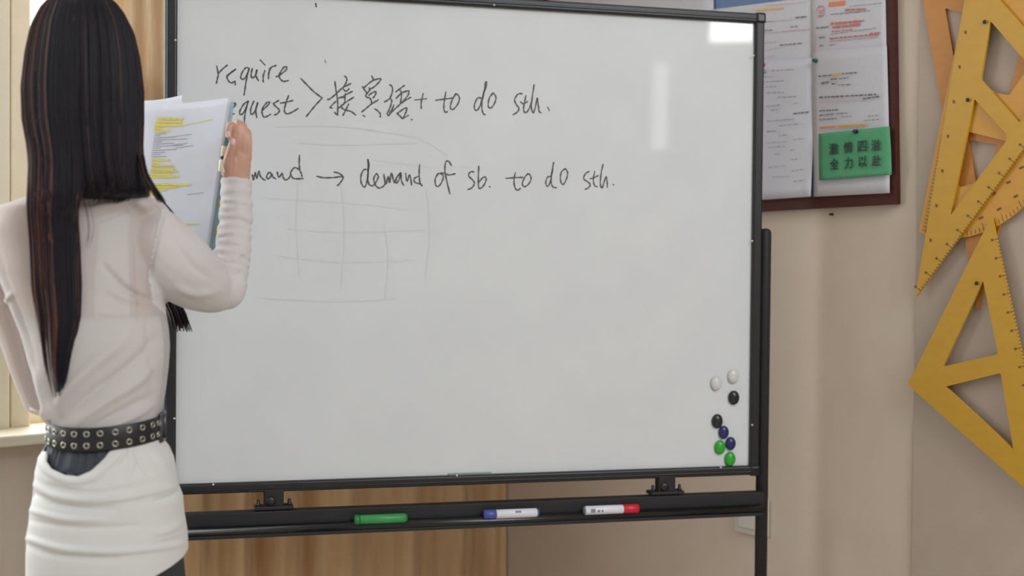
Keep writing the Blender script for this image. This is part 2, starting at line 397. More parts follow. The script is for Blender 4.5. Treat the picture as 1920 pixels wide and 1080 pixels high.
words = [
 ('require', C1, [[(135,200),(160,320),(145,400),(130,465)],[(160,320),(215,255),(300,185)],[(292,355),(360,300),(435,245),(340,315),(296,365),(320,430),(370,460),(415,435),(425,490)],
  [(638,235),(590,225),(530,300),(510,380),(545,405),(600,350),(638,240),(600,400),(580,530),(562,650)],[(690,240),(670,330),(690,385),(740,340),(765,250),(745,340),(785,425)],[(885,270),(860,360),(860,445)],[(815,105),(885,180)],
  [(960,235),(945,330),(940,395)],[(950,300),(985,220),(1060,190)],[(1060,365),(1120,335),(1215,260),(1225,215),(1180,220),(1120,310),(1110,370),(1150,425),(1190,437),(1250,425)]]),
 ('request', C1, [[(200,740),(215,860),(200,960)],[(215,850),(255,780),(300,755)],[(330,880),(410,830),(430,778),(370,800),(330,890),(345,945),(405,943)],
  [(628,745),(560,790),(500,890),(495,940),(530,950),(590,860),(628,745),(590,870),(570,1000),(565,1090)],[(715,745),(670,850),(665,930),(690,950),(740,880),(775,760),(745,900),(760,1000)],[(845,885),(910,830),(960,770),(920,765),(860,840),(840,910),(860,980),(900,990),(975,950)],
  [(1100,735),(1040,770),(1020,790),(1080,850),(1115,890),(1080,940),(1035,960)],[(1255,660),(1215,770),(1190,880),(1205,930),(1250,940),(1330,905),(1400,862)],[(1130,775),(1200,765),(1320,735)]]),
 ('bracket', C2, [[(265,190),(400,330),(520,450),(650,550),(690,580)],[(690,585),(580,700),(480,820),(375,950)]]),
 ('jie', C3, [[(45,582),(90,570),(200,480),(330,360),(490,275)],[(185,240),(205,400),(230,550),(240,700),(235,860),(222,872),(180,830)],[(130,745),(95,730),(200,620)],[(230,560),(340,530),(380,500),(520,425)],[(375,130),(410,170),(410,230),(375,300),(340,360)],[(350,385),(390,420),(420,415),(455,375)],[(390,470),(360,540),(300,535)],
  [(545,540),(400,630),(340,680),(300,715),(370,780),(490,810),(585,880)],[(240,740),(300,720),(370,640),(380,520)],[(450,670),(400,770),(340,890)]]),
 ('bin', C3, [[(895,130),(920,180),(910,230)],[(740,360),(840,270),(930,210),(1060,180),(1040,240),(940,340),(865,375),(845,360)],[(715,335),(760,400),(800,450)],[(870,375),(820,450),(780,500),(800,540),(850,550),(890,610),(890,650)],[(840,500),(910,450),(975,430),(960,500),(920,550)],[(1020,590),(920,650),(860,690),(790,750),(705,820)],[(730,890),(760,910)],[(955,765),(1010,800),(1060,860),(1055,920)]]),
 ('yu', C3, [[(1240,295),(1290,340),(1290,440),(1240,560),(1140,630)],[(1240,560),(1280,600),(1260,700),(1220,800),(1195,850),(1220,890),(1300,800),(1400,710),(1480,640),(1645,540)],[(1320,690),(1290,760),(1240,850)],[(1360,435),(1430,380),(1525,310)],[(1430,380),(1470,470),(1450,640)],[(1365,560),(1470,460),(1590,415),(1610,440),(1580,520),(1480,640)],[(1380,850),(1440,900),(1490,950),(1530,880),(1575,750),(1500,770),(1400,840)],[(1490,950),(1600,890)],[(1660,966),(1670,974)]]),
 ('plus', C4, [[(125,325),(270,310)],[(230,245),(205,350),(205,435)]]),
 ('to', C4, [[(390,330),(500,315),(620,300)],[(520,225),(500,350),(495,440),(515,485),(540,475)],[(650,245),(600,330),(580,420),(605,450),(660,400),(695,320),(680,265),(645,245)]]),
 ('do', C4, [[(980,305),(930,300),(890,380),(890,440),(920,460),(960,400),(990,300),(1020,180),(1030,95),(1045,120),(1010,240),(985,350),(985,440),(1000,500),(1025,512)],[(1125,240),(1080,300),(1065,400),(1095,430),(1140,380),(1165,300),(1140,245),(1120,240)]]),
 ('sth', C4, [[(1500,245),(1450,250),(1405,320),(1430,390),(1460,430),(1440,480),(1385,515)],[(1550,270),(1530,370),(1520,450),(1545,490),(1590,440),(1630,330)],[(1480,350),(1520,375),(1570,345)],[(1655,130),(1630,300),(1620,420),(1645,490),(1680,380),(1695,300),(1710,400),(1720,470),(1745,490)],[(1830,420),(1850,460)]]),
 ('demand', C5, [[(-230,330),(-300,400),(-290,500),(-210,440),(-190,60),(-205,300),(-180,500)],[(-140,460),(-60,400),(-100,360),(-150,440),(-110,530),(-20,480)],[(125,460),(145,550),(165,480),(180,420),(205,520),(225,460),(245,395),(270,480),(320,535),(355,555)],[(470,440),(430,415),(385,480),(400,530),(450,500),(475,450),(500,500),(545,530)],[(575,410),(590,480),(620,495),(660,430),(680,500),(715,550),(770,530),(810,480)],[(975,110),(970,250),(980,370),(1010,440),(1020,490)],[(980,370),(900,330),(850,360),(815,430),(840,500),(900,530),(1040,525)]]),
 ('arrow', C5, [[(1290,485),(1400,510),(1550,510),(1700,495),(1760,490)],[(1600,410),(1680,430),(1755,485),(1750,540),(1700,610),(1660,650)]]),
 ('demand', C6, [[(215,205),(160,200),(120,280),(125,380),(170,430),(205,330),(215,200),(212,60),(225,150),(210,300),(225,390),(270,415),(310,380),(350,300),(325,255),(290,320),(310,400),(360,445),(420,420),(440,385)],[(425,265),(450,395),(480,290),(500,375),(525,245),(565,375),(600,300)],[(645,240),(580,330),(590,380),(630,330),(650,240),(660,350),(690,410)],[(715,250),(735,355),(770,270),(795,405)],[(900,135),(895,250),(905,370),(935,415)],[(880,290),(830,320),(840,370),(920,390)]]),
 ('of', C6, [[(1150,250),(1110,320),(1115,400),(1150,425),(1200,360),(1215,280),(1170,250)],[(1325,145),(1285,85),(1245,110),(1240,230),(1265,360),(1305,520)],[(1150,255),(1220,245),(1290,270),(1375,255)]]),
 ('sb', C6, [[(1625,230),(1580,230),(1555,280),(1620,350),(1630,390),(1600,440),(1545,465)],[(1690,155),(1685,300),(1690,440),(1740,430),(1785,350),(1780,300),(1740,310),(1700,360)],[(1830,424),(1840,430)]]),
 ('to', C7, [[(150,315),(270,305),(400,300)],[(290,230),(270,330),(280,440),(320,495),(365,465)],[(480,245),(430,300),(395,390),(420,440),(480,410),(525,330),(510,265),(475,245)]]),
 ('do', C7, [[(820,290),(775,295),(745,380),(770,435),(810,380),(835,240),(865,70),(840,230),(825,350),(850,440),(905,455)],[(1040,170),(980,220),(965,330),(1000,410),(1050,340),(1075,240),(1050,180),(1030,172)]]),
 ('sth', C7, [[(1395,215),(1345,240),(1315,320),(1380,370),(1415,410),(1380,460),(1335,480)],[(1480,215),(1460,330),(1475,420),(1515,440)],[(1410,320),(1460,310),(1530,275)],[(1605,105),(1575,250),(1565,400),(1590,460),(1620,370),(1650,290),(1665,360),(1670,450)],[(1755,407),(1765,413)]]),
]
for nm, cr, st in words:
    write(cr, st).build('handwriting', M['ink'], panel, label='black handwritten marks')
write((0, 0, 1), [[(592, 7), (593, 12)]], .004).build('ink_spot', M['ink'], panel)
write((0, 0, 1), [[(609, 113), (611, 117)]], .0022).build('ink_spot', M['ink'], panel)
# faint erased traces
tr_ = [[(520,238),(600,236),(700,243)],[(560,268),(640,272),(780,268)],[(690,245),(780,258),(840,292)],[(700,300),(800,312),(900,312)],[(500,372),(640,380),(760,392)],[(540,430),(660,436),(820,430)],[(520,480),(640,492),(780,488)],[(560,330),(556,420),(562,520)],[(640,345),(646,430),(640,540)],[(720,420),(728,480),(722,560)],[(800,360),(806,430),(798,520)],[(500,560),(640,566),(740,560)]]
write((0, 0, 1), tr_, .0024).build('erased_traces', M['ghost'], panel, label='faint erased writing')

# magnets
mg = {'white': flat('white_magnet', 214, 214, 214, .25), 'black': flat('black_magnet', 38, 40, 42, .25), 'blue': flat('navy_magnet', 44, 40, 104, .25), 'green': flat('green_magnet', 52, 166, 50, .25)}
mags = [('white', 1376, 706, 'white round magnet at upper right of the magnet cluster'), ('white', 1344, 719, 'white round magnet left of the other white magnet'),
        ('black', 1377, 746, 'black round magnet just below the right-hand white magnet'), ('black', 1346, 790, 'black round magnet directly above the two blue magnets'),
        ('blue', 1358, 811, 'navy blue round magnet touching the lower black magnet'), ('blue', 1371, 832, 'navy blue round magnet touching the top of the lowest green magnet'),
        ('green', 1351, 839, 'green round magnet to the left of the lower blue magnet'), ('green', 1370, 861, 'green round magnet lowest of all, just above the bottom frame')]
for c, px, py, lab in mags:
    k, h = bk(px, py, .006); r = .0142 if c != 'blue' else .0132
    mb = MB(); prof = [(.97, .0), (1, .0012), (1, .003)] + [(math.cos(t), .003+.0065*math.sin(t)) for t in np.linspace(.12, 1.5, 9)]
    ct = BP(k, h, .0006); vs = []; n = 28
    for a_, b_ in prof:
        for j in range(n):
            t = 6.28318*j/n; vs.append(ct+BD*(a_*r*.80*math.cos(t))+Z*(a_*r*math.sin(t))+BN*b_)
    fs = [(i*n+j, i*n+(j+1) % n, (i+1)*n+(j+1) % n, (i+1)*n+j) for i in range(len(prof)-1) for j in range(n)]
    fs += [tuple((len(prof)-1)*n+j for j in range(n)), tuple(range(n))[::-1]]
    mb.add(vs, fs, True); mb.build('magnet', mg[c], label=lab, cat='magnet', group='magnets on the whiteboard')

# markers in the tray
def marker(px0, px1, name, label, segs, r=.0085, dh=0):
    yv = lambda px: np.interp(px, [663, 762, 905, 1008, 1092, 1194], [986.5, 984, 977, 974.5, 970, 967])
    o = .022
    k0 = bk(px0, yv(px0), o)[0]; k1 = bk(px1, yv(px1), o)[0]
    h = lh+lr+r*.35; oo = .022+lr*.6
    root = thing(name, BP((k0+k1)/2, h-r, oo), label, 'marker', None); L = k1-k0
    for part, a, b, ra, m in segs:
        mb = MB(); e = .0012
        mb.lathe(BP(k0+L*a, h, oo), BD, [(ra*.86, 0), (ra, e), (ra, L*(b-a)-e), (ra*.86, L*(b-a))], 20); mb.build(part, m, root)
    return root
mw = flat('white_marker_barrel', 226, 226, 236, .35); mblue = flat('blue_cap', 74, 84, 160, .35); mred = flat('red_cap', 206, 30, 56, .35); mgreen = flat('green_barrel', 58, 150, 84, .4)
mgd = flat('green_end', 44, 122, 66, .4); mgr = flat('grey_print', 130, 132, 148)
marker(663, 762, 'marker', 'plain green marker lying at the left of the stand tray', [('cap', 0, .1, .0094, mgd), ('barrel', .1, .97, .0088, mgreen), ('end_plug', .97, 1, .0082, mgd)])
m2 = marker(905, 1008, 'marker', 'white marker with a blue cap lying in the middle of the tray', [('cap', 0, .22, .0092, mblue), ('barrel', .22, .965, .0087, mw), ('end_plug', .965, 1, .008, mblue)])
m3 = marker(1092, 1194, 'marker', 'white marker with a red cap lying at the right of the tray', [('end_plug', 0, .025, .0075, mgr), ('barrel', .025, .72, .0087, mw), ('cap', .72, 1, .0092, mred)])
for root, segs in ((m2, ((.45, .6, .3, .8),)), (m3, ((.12, .24, -.35, .5), (.3, .36, -.3, .2), (.4, .45, -.3, .2)))):
    o = root; c = root.location
    px = proj(c)[0]
    for a, b_, lo, hi in segs:
        bar_ = [q for q in root.children if q.name.startswith('barrel')][0]
        xs = [v.co for v in bar_.data.vertices]; k0 = min((v-BL).dot(BD) for v in xs); k1 = max((v-BL).dot(BD) for v in xs)
        hc = sum((v.z for v in xs))/len(xs); oc = sum(((v-BL).dot(BN) for v in xs))/len(xs); R_ = .00885; rows = []
        for t in np.linspace(lo, hi, 5):
            rows.append([BL+BD*(k0+(k1-k0)*u)+BN*(oc+R_*math.cos(t))+Z*(hc-BL.z+R_*math.sin(t)) for u in (a, b_)])
        mb = MB(); mb.grid(rows); mb.build('print', mgr, bar_)

# ------------------------------------------------------------------ notice board on the right wall
def WP(px, py, o): return hit(px, py, C0+D1*o, D1)
def wsheet(mb, q, o, t=.0006): mb.prism([[WP(x, y, o) for x, y in q]], D1, t)
def corners(px0, py0, px1, py1, o):
    return WP(px0, py0, o), WP(px1, py1, o)
nb = thing('notice_board', WP(1500, 380, .0), 'dark wood framed notice board covered with pinned sheets on the right wall', 'notice board')
Lx = 1010
# frame outer: right edge x 1683..1688, bottom y 397 at x 1424 .. 383 at 1688
def bot(x): return 397-(x-1424)*.055
def rgt(y): return 1683+y*.0135
oB, tB = .002, .016
q_out = [(Lx, bot(Lx)), (rgt(384)+.3, 383), (rgt(-260), -285), (Lx, -245)]
mb = MB(); mb.prism([[WP(x, y, oB) for x, y in q_out], [WP(x, y, oB) for x, y in [(Lx+22, bot(Lx)-22), (rgt(384)-22, 362), (rgt(-260)-22, -264), (Lx+22, -224)]]], D1, tB)
mb.build('frame', M['frame_wood'], nb, fix=True)
mb = MB(); mb.prism([[WP(x, y, oB) for x, y in [(Lx+20, bot(Lx)-20), (rgt(384)-20, 363), (rgt(-260)-20, -266), (Lx+20, -226)]]], D1, .010)
mb.build('felt_panel', M['felt'], nb, fix=True)
oS = .0185
def sheet(name, q, o, label, m='paper', curl=0):
    mb = MB(); n = 14; A, B, C, D = [WP(x, y, o) for x, y in q]; rows = []
    for i in range(n+1):
        v = i/n; r = []
        for j in range(n+1):
            u = j/n; p = (A*(1-u)+B*u)*(1-v)+(D*(1-u)+C*u)*v
            p = p + D1*(curl*(v**3)*(.3+.7*u)+.0008*math.sin(3*u+2*v)); r.append(p)
        rows.append(r)
    mb.grid(rows); n_ = len(mb.v)
    ob = mb.build(name, M[m], label=label, cat='paper', group='sheets on the notice board', fix=False)
    so = ob.modifiers.new('thickness', 'SOLIDIFY'); so.thickness = .0005; so.offset = -1
    return ob
sh_w = sheet('paper_sheet', [(1028, -150), (1336, -165), (1338, 40), (1030, 60)], oS, 'blank white sheet seen only above the top edge of the whiteboard')
sh_l = sheet('paper_sheet', [(1335, 18), (1526, -6), (1526, 130), (1340, 150)], oS, 'white sheet with pink and black notes at upper left beside the blue felt')
sh_rt = sheet('paper_sheet', [(1522, -60), (1659, -70), (1662, 100), (1524, 110)], oS+.0012, 'white sheet with orange highlighted lines and a red stamp at the top right')
sh_ll = sheet('paper_sheet', [(1342, 122), (1524, 108), (1526, 369), (1344, 381)], oS+.002, 'long white sheet of faint grey notes under the red pin', curl=.012)
sh_rl = sheet('paper_sheet', [(1523, 97), (1663, 86), (1670, 362), (1527, 369)], oS+.003, 'white sheet with orange and black lines partly covered by the green card', curl=.004)
def lines(host, o, data, m, name, dash=True, sc=2.5714, x0=1320, y0=0):
    mb = MB(); r = random.Random(len(data)*13+int(o*1e5))
    for ent in data:
        ax, ay, bx, by = ent[:4]; th = ent[4] if len(ent) > 4 else 4
        L = bx-ax; t = 0
        while t < L:
            w = min(r.uniform(9, 26) if dash else L, L-t); g = r.uniform(2, 6) if dash else 0
            pa = (ax+t, ay+(by-ay)*t/max(L, 1)); pb = (ax+t+w, ay+(by-ay)*(t+w)/max(L, 1)); hh = th/2*(r.uniform(.75, 1.1) if dash else 1)
            q = [(pa[0], pa[1]-hh), (pb[0], pb[1]-hh), (pb[0], pb[1]+hh), (pa[0], pa[1]+hh)]
            W = [WP(x0+x/sc, y0+y/sc, o) for x, y in q]; mb.add(W, [(3, 2, 1, 0)]); t += w+g
    if mb.v: mb.build(name, M[m], host)
e = .0022
lines(sh_l, oS+e, [(288,147,330,145),(415,130,455,126,5),(440,85,495,80,6),(365,218,475,208,5),(288,105,330,102,3)], 'textd', 'printed_lines')
lines(sh_l, oS+e, [(330,103,420,96,3),(375,152,510,140,4),(285,160,440,148,3),(300,28,500,8,3)], 'pink', 'pink_lines')
lines(sh_l, oS+e, [(250,50,385,38,9)], 'yellow', 'highlighting', dash=False)
lines(sh_rt, oS+.0012+e, [(600,22,680,14,22)], 'orange', 'highlighting', dash=False)
lines(sh_rt, oS+.0012+e+.0002, [(680,48,780,43,9),(610,115,770,100,11),(620,132,752,118,13),(615,152,720,142,6),(605,186,840,165,8),(800,161,845,157,7)], 'red', 'red_lines')
lines(sh_rt, oS+.0012+e, [(610,70,750,55),(690,62,800,50),(610,165,830,135,3),(605,200,840,180,3),(700,30,860,14,3),(540,135,600,130,7),(555,182,582,180,7),(555,220,577,218,7),(605,218,640,214)], 'text', 'printed_lines')
mb = MB()
ctr = WP(1320+562/2.5714, 55/2.5714, oS+.0035); mb.torus(ctr, D1, .011, .0011, 24, 6); mb.build('stamp', M['pink'], sh_rt)
lines(sh_rt, oS+.004, [(550,30,576,29,7),(548,52,577,52,4),(552,62,573,62,4),(550,76,576,75,5)], 'red', 'stamp_text', dash=False)
lines(sh_ll, oS+.0105, [(290,340,300,340,8),(325,342,430,335),(290,372,330,370),(295,395,385,390),(295,420,345,418),(300,448,385,445),(355,470,445,466),(300,515,365,505),(430,500,450,497),(320,532,360,528),(300,585,430,575),(360,607,455,598),(300,635,345,632,5),(360,655,400,650),(430,675,480,668),(300,690,400,683,3),(310,712,390,706,3),(340,745,370,742),(415,725,440,722)], 'text', 'printed_lines')
lines(sh_ll, oS+.0045, [(288,350,300,349,5),(430,548,505,540,6)], 'textd', 'dark_lines')
lines(sh_ll, oS+.014, [(420,770,450,766),(310,808,390,800,3),(330,855,410,850,3),(420,825,485,815,4),(430,875,480,868,4)], 'text', 'lower_lines')
lines(sh_l, oS+e, [(288,208,350,200),(310,240,370,230,3),(290,280,350,265,3)], 'pink', 'faint_notes')
lines(sh_rl, oS+.0078, [(550,368,615,362,6),(665,355,740,350,6),(565,402,600,396,8),(610,382,640,380,6),(650,380,700,374),(615,405,640,403,6),(645,410,705,408,4),(555,470,835,455,7),(765,477,845,465,7),(555,535,650,529,7),(555,557,625,550,5),(640,548,690,545),(555,578,640,571,5),(660,565,710,560,3),(790,560,845,556),(770,582,845,575,3)], 'textd', 'printed_lines')
lines(sh_rl, oS+.0078, [(620,360,660,356,9),(635,610,785,602,10)], 'yellow', 'highlighting', dash=False)
lines(sh_rl, oS+.008, [(555,617,630,610,7),(650,609,780,602,4)], 'orange', 'highlighting', dash=False)
lines(sh_rl, oS+.0078, [(555,492,770,483,4)], 'pink', 'pink_lines')
# green card
gc = sheet('card', [(1535, 251), (1668, 237), (1673, 328), (1537, 338)], oS+.011, 'green card with eight bold Chinese characters pinned over the lower right sheet', 'green_card', curl=.003)
gc['category'] = 'card'
for row, chars, pts_ in ((0, '激情四溢', [(1563, 279), (1590, 276.5), (1616.5, 274.5), (1642, 272)]), (1, '全力以赴', [(1564, 307.5), (1591, 305.5), (1617.5, 303), (1643, 301)])):
    for ch, (px, py) in zip(chars, pts_):
        fc = bpy.data.curves.new('character', 'FONT'); fc.body = ch; fc.size = 1; fc.align_x = 'CENTER'; fc.align_y = 'CENTER'; fc.resolution_u = 6
        fo = bpy.data.objects.new('character', fc); COL.objects.link(fo); bpy.context.view_layer.update()
        me = bpy.data.meshes.new_from_object(fo.evaluated_get(bpy.context.evaluated_depsgraph_get()))
        bpy.data.objects.remove(fo)
        vs = np.array([v.co[:] for v in me.vertices]); mn = vs.min(0); mxx = vs.max(0); cc = (mn+mxx)/2
        A_ = WP(px-8, py+.8, oS+.0158); B_ = WP(px+8, py-.8, oS+.0158); U = WP(px, py-10.5, oS+.0158); Dn = WP(px, py+10.5, oS+.0158)
        X = (B_-A_); Y = (U-Dn); Cn = (A_+B_)/2; sz = 1.0/max(mxx[1]-mn[1], mxx[0]-mn[0])
        mb = MB()
        for q_, (ex_, ey_) in enumerate(((-.022, -.018), (.022, -.018), (.022, .018), (-.022, .018), (0, 0))):   # bold face
            mb.add([Cn+D1*(.00003*q_)+X*((v[0]-cc[0])*sz+ex_)+Y*((v[1]-cc[1])*sz+ey_) for v in vs], [tuple(p.vertices) for p in me.polygons])
        mb.build('character', M['card_ink'], gc)
# pins
def pin(px, py, o, m, label, nm='push_pin', cat='pin', r=.0045):
    c = WP(px, py, o); mb = MB(); mb.lathe(c, D1, [(r*.9, 0), (r, .001), (r*.6, .003), (r*.55, .006), (r*.85, .008), (r*.7, .0095), (r*.2, .010)], 16)
    mb.build(nm, m, label=label, cat=cat)
pin(1432, 122, oS+.003, flat('red_pin', 200, 40, 50, .3), 'red push pin at the left edge beside the whiteboard frame')
pin(1530.5, 114, oS+.004, flat('dark_green_pin', 22, 84, 84, .3), 'dark teal push pin where the sheets meet')
pin(1606, 247, oS+.012, flat('navy_pin', 28, 44, 60, .3), 'dark navy push pin at the top of the green card')
pin(1561, 402, 0, M['black'], 'small black nail in the wall just below the notice board', 'nail', 'nail', r=.003)

# wall switch behind the stand pole
c = hit(1412, 966, C0, D1)
ws = thing('switch_plate', c-Z*.04, 'pale square wall switch plate half hidden behind the stand pole', 'switch')
mb = MB(); mb.bbox(c+D1*.005, D2*.086, Z*.082, D1*.010, .003); mb.build('plate', M['plate'], ws)
mb = MB(); mb.bbox(c+D1*.0115, D2*.060, Z*.056, D1*.005, .002); mb.build('rocker', M['plate'], ws)

# ------------------------------------------------------------------ wooden set squares and protractor hanging at right
def poly(o, pts): return [WP(x, y, o) for x, y in pts]
def rnd(loop, r=.006, n=4):   # soften polygon corners
    out = []; k = len(loop)
    for i in range(k):
        p, a, b = loop[i], loop[i-1], loop[(i+1) % k]; la = min(r, (a-p).length*.3); lb = min(r, (b-p).length*.3)
        s0 = p+(a-p).normalized()*la; s1 = p+(b-p).normalized()*lb
        for t in np.linspace(0, 1, n): out.append(s0*(1-t)**2+p*(2*t*(1-t))+s1*t*t)
    return out
def ticks(host, o, a, b, inward, n, l0, l1, every=5, blob=True):
    mb = MB(); A_, B_ = Vector(a), Vector(b)
    for i in range(n):
        t = (i+.5)/n; p = A_*(1-t)+B_*t; q = p+Vector(inward)*(l1 if i % every == 0 else l0)
        d = (B_-A_).normalized()*.8
        W = [WP(*(p-d), o), WP(*(p+d), o), WP(*(q+d), o), WP(*(q-d), o)]; mb.add(W, [(0, 1, 2, 3)])
        if blob and i % every == 0:
            c = q+Vector(inward)*4.5; d2 = d*2.6; w = Vector(inward).normalized()*2.6
            mb.add([WP(*(c-d2-w), o), WP(*(c+d2-w), o), WP(*(c+d2+w), o), WP(*(c-d2+w), o)], [(0, 1, 2, 3)])
    mb.build('scale_marks', M['mark'], host)
G = 'wooden drawing instruments on the right wall'
TH = .006
o2 = .006
s2 = thing('set_square', WP(1836, 590, o2), 'orange brown wooden set square hanging tip down behind the others at the top', 'set square', G)
def S2L(y): return 1733+.172*y
def S2R(y): return 1980-.242*y
il = lambda y: 1772+.177*y
ir = lambda y: 1938.4-.242*y
mb = MB(); outer = [(S2L(-60), -60), (1836, 585), (S2R(-60), -30)]
h1 = [(il(16), 16), (1800, 23.5), (ir(50), 50), (ir(178), 178), (il(170), 170)]
h2 = [(il(262), 262), (ir(272), 272), (1842, 392)]
mb.prism([rnd(poly(o2, outer)), rnd(poly(o2, h1), .003), rnd(poly(o2, h2), .003)], D1, TH); mb.build('wooden_plate', M['sq2'], s2, fix=True)
# protractor
o3 = o2+TH+.001
pr = thing('protractor', WP(1800, 448, o3), 'amber wooden half-round protractor hanging between the set squares', 'protractor', G)
cx, cy, R0, q_ = 1786, 140, 307, 1/1.34
fdir = np.array([.259*q_, -.966]); pdir = np.array([.966*q_, .259])
def arc(r, a0, a1, n=40): return [tuple(np.array([cx, cy])+(-fdir*math.cos(t)+pdir*math.sin(t))*r) for t in np.linspace(a0, a1, n)]
def loc(u, v): return tuple(np.array([cx, cy])-fdir*u+pdir*v)     # u along flat edge (down), v outwards
outer = [loc(305, -2)]+arc(R0, .03, math.pi-.03)+[loc(-305, -2)]
ri = 205
# holes: two sectors left and right of a spoke towards lower right
hA = [loc(u, v) for u, v in [(60, 62), (ri*.93, 62)]]+arc(ri, .34, .80, 14)
hA = [(1817, 247), (1889, 265)] + [(1872, 300), (1850, 328), (1826, 345)] + [(1800, 352), (1790, 330)]
hB = [(1868, 175), (1896, 179), (1935, 120), (1925, 60), (1880, 20), (1850, 40), (1838, 150)]
mb = MB(); mb.prism([rnd(poly(o3, outer), .004), rnd(poly(o3, hA), .004), rnd(poly(o3, hB), .004)], D1, TH); mb.build('wooden_plate', M['sq3'], pr, fix=True)
mb = MB(); oo = o3+TH+.0004
for i in range(1, 90):
    t = math.pi*i/90; l = 16 if i % 5 == 0 else 9
    for rr in ((R0-3, l),):
        a = np.array([cx, cy])+(-fdir*math.cos(t)+pdir*math.sin(t))*rr[0]; b_ = np.array([cx, cy])+(-fdir*math.cos(t)+pdir*math.sin(t))*(rr[0]-rr[1]); d = np.array([-(b_-a)[1], (b_-a)[0]]); d = d/np.linalg.norm(d)*.55
        mb.add([WP(*(a-d), oo), WP(*(a+d), oo), WP(*(b_+d), oo), WP(*(b_-d), oo)], [(0, 1, 2, 3)])
    if i % 5 == 0:
        for rr in (R0-30, R0-62):
            c_ = np.array([cx, cy])+(-fdir*math.cos(t)+pdir*math.sin(t))*rr
            mb.add([WP(c_[0]-5, c_[1]+1, oo), WP(c_[0]+3, c_[1]-3, oo), WP(c_[0]+5, c_[1]+1, oo), WP(c_[0]-3, c_[1]+5, oo)], [(0, 1, 2, 3)])
for i in range(40):
    u = 300-i*7; a = np.array(loc(u, 2)); b_ = np.array(loc(u, 12 if i % 5 else 18)); d = np.array([.0, .6])
    mb.add([WP(*(a-d), oo), WP(*(a+d), oo), WP(*(b_+d), oo), WP(*(b_-d), oo)], [(0, 1, 2, 3)])
mb.build('scale_marks', M['mark'], pr)
# front long set square
o1 = o3+TH+.001
s1 = thing('set_square', WP(1719, 557, o1), 'long yellow set square with its thin tip pointing down left, overlapping the protractor', 'set square', G)
mb = MB(); outer = [(1719, 558), (1822, -62), (2013, 155)]
h2_ = [(1860, 40), (1966, 162), (1914, 231), (1842, 149)]
h1_ = [(1830, 186), (1890, 252), (1891, 263), (1785, 404)]
mb.prism([rnd(poly(o1, outer)), rnd(poly(o1, h2_), .004), rnd(poly(o1, h1_), .003)], D1, TH); mb.build('wooden_plate', M['sq'], s1, fix=True)
hyp = Vector((201, -274)).normalized(); inw = Vector((hyp.y, -hyp.x))
if inw.x > 0: inw = -inw
ticks(s1, o1+TH+.0004, Vector((1725, 548)), Vector((1960, 228)), inw*1.0, 60, 4, 8, 5)
mb = MB()
for i in range(7):
    y = 60+i*65; x = 1719+(557-y)*.167+8
    mb.add([WP(x-2, y-3, o1+TH+.0004), WP(x+2.5, y-2, o1+TH+.0004), WP(x+2, y+4, o1+TH+.0004), WP(x-2, y+3, o1+TH+.0004)], [(3, 2, 1, 0)])
mb.build('edge_numbers', M['mark'], s1)
# lower set square
o5 = .009
s5 = thing('set_square', WP(1706, 720, o5), 'large yellow set square with two triangular openings hanging lowest on the wall', 'set square', G)
mb = MB(); outer = [(1862, 405), (1705, 721), (1986, 970)]
ha = [(1846, 526), (1771, 687), (1874.5, 664)]; hb = [(1776, 724.5), (1903, 842), (1879, 699)]
mb.prism([rnd(poly(o5+.012, outer)), rnd(poly(o5+.012, ha), .003), rnd(poly(o5+.012, hb), .003)], D1, TH); mb.build('wooden_plate', M['sq'], s5, fix=True)
rd = Vector((51, 238)).normalized(); inw = Vector((-rd.y, rd.x))
ticks(s5, o5+.012+TH+.0004, Vector((1872, 444)), Vector((1974, 920)), inw, 70, 4, 8, 5)
# hanging nails
def nail(px, py, o, lab):
    c = WP(px, py, .0); mb = MB(); mb.tube([c, c+D1*(o+.003)], .0018, 10); mb.lathe(c+D1*(o+.003), D1, [(.0034, 0), (.0036, .0008), (.003, .002), (.001, .0025)], 14)
    mb.build('nail', M['black'], label=lab, cat='nail')
nail(1861, 45, o1+TH, 'black nail at the top corner of the long yellow set square opening')
nail(1829.5, 190, o1+TH, 'black nail at the crossbar of the long yellow set square')
nail(1846.5, 531, o5+.012+TH, 'black nail in the upper opening of the lowest set square')

# ------------------------------------------------------------------ the teacher
_h = ray(190, 540); AY = V(_h.x, _h.y, 0).normalized(); AX = V(AY.y, -AY.x, 0); CP = AY.y
def near(x, xl, xr, dc, b, k=1.0, ex=2.0):   # depth of the camera-side surface of a ring under pixel column x
    xc = (xl+xr)/2; c = max(-.995, min(.995, (x-xc)/((xr-xl)/2*k))); return dc+(x-xc)/F*dc*CP*AX.y-b*k*(1-abs(c)**ex)**(1/ex)*AY.y
# the person's sideways and forward axes
M['skin'] = mat('skin', sr(200, 156, 138), .5, noise=(30, .3, sr(192, 144, 126)))
M['blouse'] = mat('sheer_white_knit', sr(218, 213, 213), .8, sheen=.15, alpha=.62, bump=(420, .12, .001))
M['cami'] = mat('white_camisole', sr(222, 220, 216), .8, bump=(300, .1, .001))
M['skirt'] = mat('white_jersey', sr(213, 213, 212), .8, sheen=.15, bump=(400, .1, .001))
M['shorts'] = mat('black_shirred_cotton', sr(56, 58, 68), .7, bump=((160, 160, 30), .3, .002))
M['leather'] = mat('black_leather', sr(28, 27, 34), .42, bump=(220, .2, .001))
M['brass'] = mat('brass_eyelet', sr(186, 182, 172), .25, metal=1)
M['buckle'] = mat('dark_buckle', sr(92, 92, 98), .35, metal=.8)
M['trouser'] = mat('dark_grey_trousers', sr(52, 52, 56), .8, bump=(200, .2, .001))
M['shoe'] = mat('black_shoe', sr(28, 28, 30), .5)
M['hair'] = mat('black_hair', sr(36, 34, 41), .55, spec=.22, noise=(40, .5, sr(26, 25, 31)))
